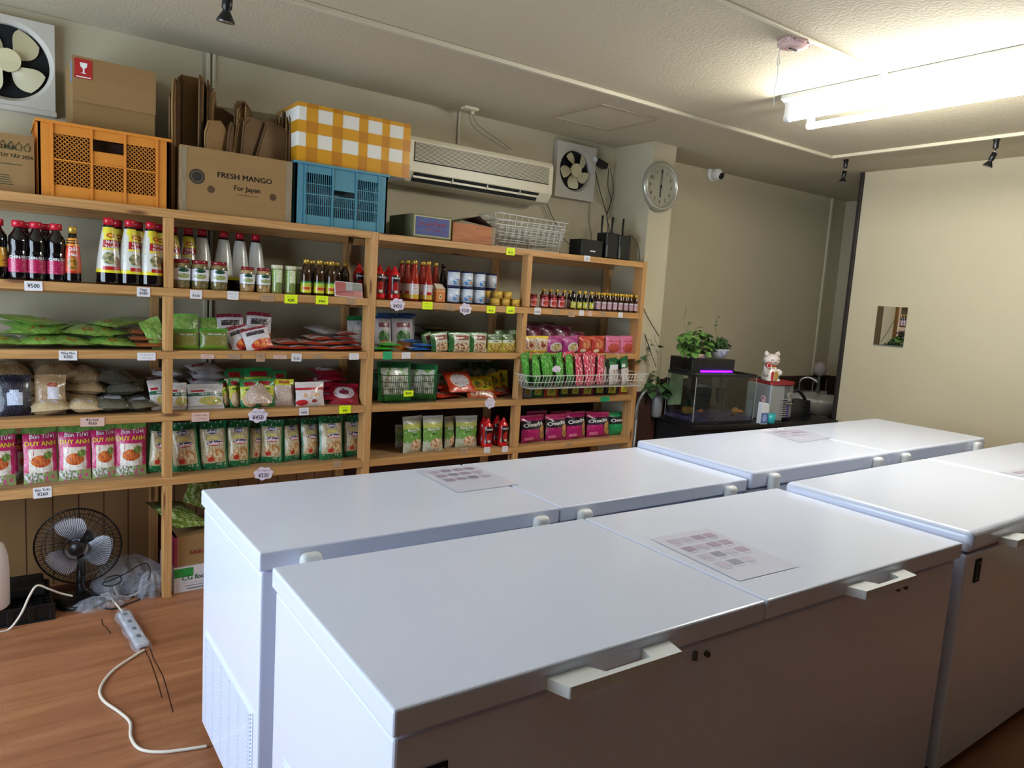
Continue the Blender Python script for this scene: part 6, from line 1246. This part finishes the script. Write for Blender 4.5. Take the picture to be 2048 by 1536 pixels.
MB().lathe([(0, -.004), (.005, 0), (0, .004)], 10, 0, Matrix.Translation((0, -.0675, .160))).build('nose', cr, t)
MB().box(-.003, .022, -.082, -.074, .012, .085).build('gold_coin_plate', cg, t, bevel=.004); MB().box(-.028, -.008, -.0745, -.068, .005, .08).build('red_ribbon', cr, t, bevel=.003)
for k, (x, z) in enumerate([(-.05, .045), (.035, .03), (.045, .055)]): MB().lathe([(0, -.005), (.011, 0), (0, .005)], 10, 0, Matrix.Translation((x, -.058 if k else -.052, z))).build('painted_spot', cgk, t)
for sx in (-1, 1): MB().lathe([(.012, 0), (.01, .01), (.002, .022)], 10, 0, Matrix.Translation((sx*.040, -.010, .212)) @ Matrix.Rotation(sx*.35, 4, 'Y')).build('inner_ear', cr, t)
# bottles in front of the appliance
t = on(thing('detergent_bottle', 'white and blue refill bottle right of the fish tank', 'bottle'), .63, -.02, .0, -.1); t.scale = (.9, 1, 1.35)
MB().prism([(-.036, 0), (.036, 0), (.038, .09), (.03, .115), (-.032, .12)], -.022, .022, 0, C2).build('bottle_body', mat('bottle_white', (214, 216, 222), .35), t, bevel=.006)
MB().box(-.0365, .0365, -.0235, -.0222, .004, .062).build('blue_label', printed('blue_label_print', (70, 96, 150), [('e', .5, .5, .3, .35, (150, 170, 214)), ('n', .6, 8, (120, 140, 196))]), t); MB().tube(catm([(.036, 0, .1), (.055, 0, .095), (.058, 0, .06), (.045, 0, .045)], 5), .006, 8).build('handle', mat('handle_yellow', (196, 190, 130), .4), t)
MB().box(-.03, .008, -.01, .01, .12, .155).build('spout', mat('spout_pattern', (190, 176, 184), .4, var=((80, 80, 80), (110, 60, 70), .1)), t, bevel=.003)
t = on(thing('teal_cup', 'teal plastic beaker in front of the silver appliance', 'cup'), .715, -.015); t.scale = (1.3, 1.3, 1.3)
MB().lathe([(.026, 0), (.03, .01), (.033, .055), (.031, .055), (.027, .006), (0, .005)], 22).build('cup_body', mat('teal', (40, 160, 168), .35), t); MB().add([(-.03, 0, .05), (-.008, 0, .05), (-.022, .0, .075), (-.03, .004, .05), (-.008, .004, .05), (-.022, .004, .075)], [(0, 1, 2), (5, 4, 3), (0, 2, 5, 3), (1, 4, 5, 2), (0, 3, 4, 1)]).build('pouring_lip', mat('teal', (40, 160, 168), .35), t)
# black handbag and blue cylinder behind
t = on(thing('black_bag', 'black leather bag with curved handle right of the silver appliance', 'bag'), 1.12, .2, 0, .1)
MB().prism([(0, 0), (.30, 0), (.27, .13), (.04, .14)], -.05, .05, 0, C2).build('bag_body', mat('black_leather', (18, 18, 24), .35, coat=.3), t, bevel=.02, seg=3)
MB().tube(catm([(.02, -.01, .13), (.05, -.01, .19), (.14, -.01, .21), (.24, -.01, .15), (.30, -.01, .05)], 7), .013, 10).build('bag_handle', mat('black_leather', (18, 18, 24), .35), t)
for k in range(4): MB().cyl((.27, -.052, .03+.018*k), (.27, -.058, .03+.018*k), .004, 8).build('stud', steel, t)
t = on(thing('blue_roll', 'short blue cylinder lying on the black bag handle beside the silver unit', 'roll'), 1.0, .2, .17)
MB().cyl((0, 0, 0), (.13, .02, -.01), .03, 20).build('roll_body', mat('blue_shiny', (34, 58, 120), .25, coat=.5), t)
MB().tube([(.07, -.03, .0), (.09, -.036, -.02), (.1, -.03, -.05)], .006, 8).build('gold_clasp', cg, t)
# ---------------------------------------------------------------- wash basin at the back of the alcove
bx0 = at(1655, 800, 'Y', 3.85)
t = thing('wash_basin', 'white ceramic wash basin in the dark corner of the alcove', 'sink', (6.42, 3.80, 0)); por = mat('porcelain', (196, 196, 192), .2, coat=.5)
m = MB(); seg = 28
def oval(a, rx, ry): return rx*math.copysign(abs(math.cos(a))**.7, math.cos(a)), ry*math.copysign(abs(math.sin(a))**.7, math.sin(a))
rings = [(.10, .08, .60), (.24, .17, .66), (.30, .22, .75), (.31, .23, .79), (.29, .21, .795), (.25, .17, .78), (.18, .11, .70), (.05, .04, .67)]
vs = []; fs = []
for rx, ry, z in rings:
    for k in range(seg): x, y = oval(2*PI*k/seg, rx, ry); vs.append((x, y, z))
for i in range(len(rings)-1):
    for k in range(seg): fs.append((i*seg+k, i*seg+(k+1) % seg, (i+1)*seg+(k+1) % seg, (i+1)*seg+k))
fs.append(tuple(range(seg))[::-1]); fs.append(tuple((len(rings)-1)*seg+k for k in range(seg))); m.add(vs, fs, 0, None, True).box(-.28, .28, .15, .27, .70, .82); m.build('basin_bowl', por, t)
MB().lathe([(.09, 0), (.075, .3), (.10, .60)], 20).build('pedestal', por, t)
MB().tube(catm([(-.12, .20, .82), (-.12, .20, .93), (-.08, .14, .965), (-.05, .06, .93)], 7), .013, 10).build('faucet', steel, t); MB().tube(catm([(.1, .2, .82), (.1, .2, .92), (.06, .16, .95), (.02, .1, .92)], 7), .01, 10).build('faucet', steel, t)
c = at(1640, 738, 'Y', 3.95)
t = thing('round_lamp', 'pale round globe standing behind the wash basin', 'globe', (c.x, 3.95, .8205))
MB().lathe([(.03, 0), (.02, .02), (.012, c.z-.8205-.05)], 14).build('stand', greyl, t); MB().lathe([(.062*math.cos(a*PI/20)+.0001, .07*math.sin(a*PI/20)) for a in range(-10, 11)], 24, 0, Matrix.Translation((0, 0, c.z-.8205))).build('globe', mat('globe_pale', (170, 158, 156), .5), t)
# ---------------------------------------------------------------- things on the floor under the shelves
C2 = Matrix(((1, 0, 0, 0), (0, 0, -1, 0), (0, 1, 0, 0), (0, 0, 0, 1)))
F = lambda u, v, z=0: at(u, v, 'Z', z)
# desk fan
fc = at(162, 1088, 'Y', 3.78)
t = thing('desk_fan', 'black desk fan with wire guard standing on the floor', 'fan', (fc.x, 3.80, 0), -.28); wk = mat('fan_wire', (14, 14, 16), .35, coat=.3)
zc = fc.z; RF = .178
MB().lathe([(.11, 0), (.115, .006), (.11, .02), (.05, .03), (.026, .04), (0, .041)], 30).build('fan_base', black, t)
MB().lathe([(.024, .03), (.018, .06), (.018, zc-.05)], 16).build('fan_neck', black, t)
MB().lathe([(0, .09), (.035, .085), (.048, .05), (.05, .0), (.04, -.02), (0, -.02)], 24, 0, Matrix.Translation((0, .0, zc)) @ Matrix.Rotation(-PI/2, 4, 'X')).build('motor', black, t)
def guard(y0, y1, name, n):
    m = MB(); m.tube([(RF*math.cos(2*PI*i/56), y0, zc+RF*math.sin(2*PI*i/56)) for i in range(56)], .0042, 6, closed=True)
    for rr, k in ((RF*.80, .62), (RF*.3, .98)): m.tube([(rr*math.cos(2*PI*i/40), y0+(y1-y0)*k, zc+rr*math.sin(2*PI*i/40)) for i in range(40)], .0018, 5, closed=True)
    for i in range(n):
        a = 2*PI*i/n; P = [(RF, 0), (RF*.93, .45), (RF*.62, .86), (RF*.26, 1)]
        m.tube([(r*math.cos(a+.05*(1-r/RF)), y0+(y1-y0)*k, zc+r*math.sin(a+.05*(1-r/RF))) for r, k in P], .0015, 3)
    m.cyl((0, y1-.003, zc), (0, y1+.003, zc), RF*.2, 28); return m.build(name, wk, t)
guard(-.045, -.085, 'front_guard', 90); guard(-.045, .01, 'rear_guard', 48)
blm_ = mat('fan_blade_metal', (214, 218, 228), .25, .55)
for k in range(3):
    a = 2*PI*k/3+PI*1.06
    MB().grid(blade_fn(.03, RF*.80, a-.15, a+1.25, -.035, .1), 10, 8).build('fan_blade', blm_, t, loc=(0, -.055, zc))
MB().cyl((0, -.03, zc), (0, -.08, zc), .034, 24).build('hub', black, t); MB().lathe([(.03, 0), (.026, .01), (0, .012)], 20, 0, Matrix.Translation((0, -.08, zc)) @ Matrix.Rotation(PI/2, 4, 'X')).build('hub_cap', black, t)
# black plastic plant tray
t = thing('black_tray', 'black plastic grid pallet on the floor at the left edge', 'pallet', (-.12, 3.66, 0), -.0)
m = MB(); W_, D_ = .31, .30
for i in range(9): m.box(W_*i/8-.004, W_*i/8+.004, 0, D_, .0, .075)
for i in range(9): m.box(0, W_, D_*i/8-.004, D_*i/8+.004, .0, .075)
m.build('pallet_grid', black, t)
m = MB()
for i in range(5): m.box(W_*i/4-.012, W_*i/4+.012, -.012, .0, 0, .077)
m.box(-.01, W_+.012, -.014, -.002, .068, .079).box(-.01, W_+.012, -.014, -.002, 0, .008).build('pallet_edge', black, t, bevel=.003)
t2 = tag(MB().box(0, .17, 0, .17, .0, .05).build('black_crate', blackm, loc=(.0, 3.76, .0755), bevel=.01), 'black low box lying on the black grid pallet', 'box')
tag(MB().box(-.3, .63, 3.735, 4.03, .0004, .008).build('floor_board', mat('board_dark_red', (70, 36, 28), .6), bevel=.002), 'dark reddish thin board lying under the desk fan', 'board')
# white plastic jug
c = F(4, 1188)
t = thing('white_canister', 'tall white plastic canister cut by the left edge', 'canister', (XU(-20, 3.70, .3), 3.70, .08)); wz = ZV(1080, XU(-20, 3.70, .3), 3.70)-.08
MB().lathe([(.06, 0), (.068, .01), (.068, wz*.55), (.064, wz*.75), (.05, wz*.92), (.02, wz)], 28).build('canister_body', mat('canister_white', (226, 214, 208), .5), t); MB().lathe([(.02, wz+.0005), (.02, wz+.025), (0, wz+.026)], 16).build('canister_cap', whitep, t)
# crumpled clear bags
film = mat('plastic_film', (206, 210, 220), .12, coat=1, alpha=.3, bump=(45, 1, .02))
def crumple(name, c, rx, ry, rz_, seed, label, mt=film):
    rn = random.Random(seed); ph = [rn.uniform(0, 6) for _ in range(8)]
    def f(u, v):
        a = 2*PI*u; b = PI*v/2; k = 1+.16*math.sin(5*a+ph[0]+3*b)+.12*math.sin(9*a+ph[1])*math.sin(4*b+ph[2])+.08*math.sin(17*a+ph[3]+9*b)
        k2 = 1 if v > .02 else 1
        return Vector((rx*k*math.cos(a)*math.cos(b), ry*k*math.sin(a)*math.cos(b), rz_*(math.sin(b))*(1+.2*math.sin(7*a+ph[4])*(1-v))+.001))
    o = MB().grid(f, 48, 14, 0, True).build(name, mt, loc=c); return tag(o, label, 'plastic bag', 'crumpled clear plastic bags under the shelf')
crumple('plastic_bag', (.52, 3.86, 0), .15, .12, .17, 1, 'large crumpled clear plastic bag right of the desk fan')
crumple('plastic_bag', (.38, 3.70, 0), .11, .05, .05, 2, 'flat crumpled clear plastic bag in front of the desk fan')
crumple('plastic_bag', (.60, 3.74, 0), .055, .05, .12, 3, 'small crumpled clear plastic bag against the shelf post')
# power strip, plug and cables
p0, p1 = F(247, 1228, .012), F(288, 1296, .012); d = (p1-p0); L_ = d.length; an = math.atan2(d.y, d.x)
t = thing('power_strip', 'grey power strip wrapped in plastic film lying on the floor', 'power strip', (p0.x, p0.y, 0), an)
MB().box(0, L_*.95, -.026, .026, .002, .026).build('strip_body', mat('strip_grey', (196, 198, 206), .3), t, bevel=.008, seg=3)
fw2 = MB().grid(lambda u, v: Vector((-.01+u*(L_*1.06), (.036+.004*math.sin(17*u))*math.cos(PI*v)*(1-.3*(u > .97)), .002+.030*math.sin(PI*v)*(1+.12*math.sin(23*u+3*v)))), 24, 8).build('film_wrap', film, t)
m = MB()
for k in range(4): m.box(.02+k*L_*.22, .05+k*L_*.22, -.008, .008, .026, .0268)
m.build('sockets', mat('socket_grey', (70, 72, 84), .5), t)
cable('power_cable', [F(288, 1300, .006), F(268, 1312, .006), F(225, 1342, .006), F(201, 1375, .006), F(206, 1400, .006), F(240, 1425, .006), F(260, 1445, .006), F(262, 1475, .006), F(280, 1498, .006), F(320, 1504, .006), F(370, 1499, .006), F(415, 1492, .006)], .0055, wcab, 'thick white cable curving over the floor towards the freezer', seg=8)
cable('power_cable', [F(247, 1226, .02), F(232, 1208, .02), F(222, 1196, .02)], .005, wcab, 'short white cable between the plug and the power strip')
cable('power_cable', [F(-20, 1268, .005), F(0, 1264, .005), F(20, 1257, .006), A(42, 1228, 3.615), A(60, 1190, 3.63), A(75, 1171, 3.65), A(98, 1178, 3.66), A(120, 1186, 3.68), A(145, 1192, 3.69)], .0048, wcab, 'white cable passing over the black pallet at the left edge')
cable('power_cable', [F(322, 1188, .005), F(300, 1190, .005), F(260, 1206, .005), F(225, 1218, .005), F(200, 1212, .005), F(187, 1195, .005), F(190, 1180, .005)], .0035, bc, 'black cable looping on the floor in front of the plug')
cable('power_cable', [A(168, 1150, 3.74), A(167, 1168, 3.70), A(180, 1184, 3.66), F(210, 1192, .005), F(250, 1184, .006), F(285, 1174, .006), F(318, 1168, .006)], .0032, bc, 'black fan cable running from the desk fan to the right')
cable('power_cable', [A(205, 1168, 3.66), A(215, 1155, 3.66), A(238, 1151, 3.66), A(241, 1163, 3.66), A(222, 1172, 3.65), A(204, 1168, 3.65), A(228, 1158, 3.66), A(258, 1143, 3.67), A(275, 1132, 3.68), A(294, 1127, 3.69), A(301, 1145, 3.68), A(296, 1160, 3.66)], .003, bc, 'coiled black cable over the clear plastic bags')
cable('power_cable', [F(318, 1155, .06), F(296, 1168, .04), F(268, 1190, .01), F(240, 1192, .006), F(230, 1178, .02), F(228, 1170, .03)], .005, wcab, 'white cable with plug beside the shelf post')
cc = F(207, 1194, .012)
t = thing('power_plug', 'white extension socket with tangled cables at the end of the strip', 'plug', (cc.x, cc.y, 0), .3); MB().box(-.045, .03, -.016, .016, .002, .026).build('plug_body', whitep, t, bevel=.006); MB().box(.03, .045, -.006, .006, .01, .018).build('plug_neck', whitep, t, bevel=.003)
t = thing('outlet_adapter', 'white plug adapter lying by the foot of the shelf post', 'plug', tuple(F(312, 1162, .0)), .5); MB().box(-.03, .03, -.02, .02, .0005, .05).build('adapter_body', whitep, t, bevel=.006); MB().box(.03, .045, -.008, .008, .02, .03).build('pins', steel, t)
# stains on the floor
stm = mat('floor_stain', (60, 34, 22), .6)
for i, pts in enumerate([[(203, 1238), (206, 1250), (212, 1254), (222, 1268)], [(290, 1300), (300, 1320), (308, 1342), (316, 1366), (324, 1396)], [(300, 1295), (306, 1315), (326, 1352), (336, 1386), (346, 1425)]]):
    m = MB()
    for a, b in zip(pts, pts[1:]):
        p, q = F(*a), F(*b); n_ = Vector((-(q-p).y, (q-p).x, 0)).normalized()*.0022; m.add([p-n_+Vector((0, 0, .0004)), q-n_+Vector((0, 0, .0004)), q+n_+Vector((0, 0, .0004)), p+n_+Vector((0, 0, .0004))], [(0, 1, 2, 3)])
    tag(m.build('floor_scratch', stm), 'dark scratch mark on the wooden floor, %s of three' % ordn(i, 3), 'scratch', 'dark scratch marks on the floor')
# boxes right of the post
bx0 = .70
z1 = ZV(1130, .78, 3.72); t = thing('white_box', 'white cardboard box printed CG food with green corner on the floor', 'box', (bx0, 3.70, 0), .04)
m = MB().box(0, .36, 0, .3, .0005, z1, 0).box(.0, .09, -.0008, 0, z1-.05, z1-.005, 1); m.text('CG food', .036, .10, -.0012, z1*.55, 2); 
for k in range(3): m.box(.04+.01*k, .3, -.0008, 0, z1*.34-.016*k, z1*.34-.013*k, 3)
m.build('box_body', [mat('box_white', (206, 202, 206), .5), mat('box_green', (44, 140, 60), .5), mat('box_print_green', (40, 110, 60), .5), mat('box_grey_print', (120, 118, 124), .5)], t)
z2 = ZV(1068, .78, 3.74); t = thing('brown_box', 'brown carton with red lettering stacked on the white CG food box', 'box', (bx0+.005, 3.715, z1+.0005), .02)
m = MB().box(0, .36, 0, .3, 0, z2-z1, 0).box(-.002, .012, -.001, .3, 0, z2-z1, 2); m.text('ARIRANG', .03, .13, -.0012, (z2-z1)*.42, 1); m.build('box_body', [cardm, mat('box_red_print', (150, 50, 50), .6), mat('box_pink', (150, 50, 80), .5)], t)
gp2 = printed('leafy_bag_print', (120, 150, 60), [('n', .52, 9, (190, 206, 150)), ('n', .6, 14, (70, 110, 30)), ('r', 0, .7, 1, 1, (90, 110, 60))], crinkle=9); lb2 = bag('vegetable_bag', .22, .26, .06, gp2, 95, wr=1.4)
put(lb2, (.80, 3.74, z2+.035), 'light green leafy plastic bag lying on the brown carton', 'bag', 'green bags above the floor boxes', rot=(-1.25, .2, .5)); put(lb2, (.84, 3.86, z2+.10), 'darker green bag leaning behind the leafy bag', 'bag', 'green bags above the floor boxes', rot=(-.4, .5, .2), scale=(.8, .8, .8))
drop_protos()
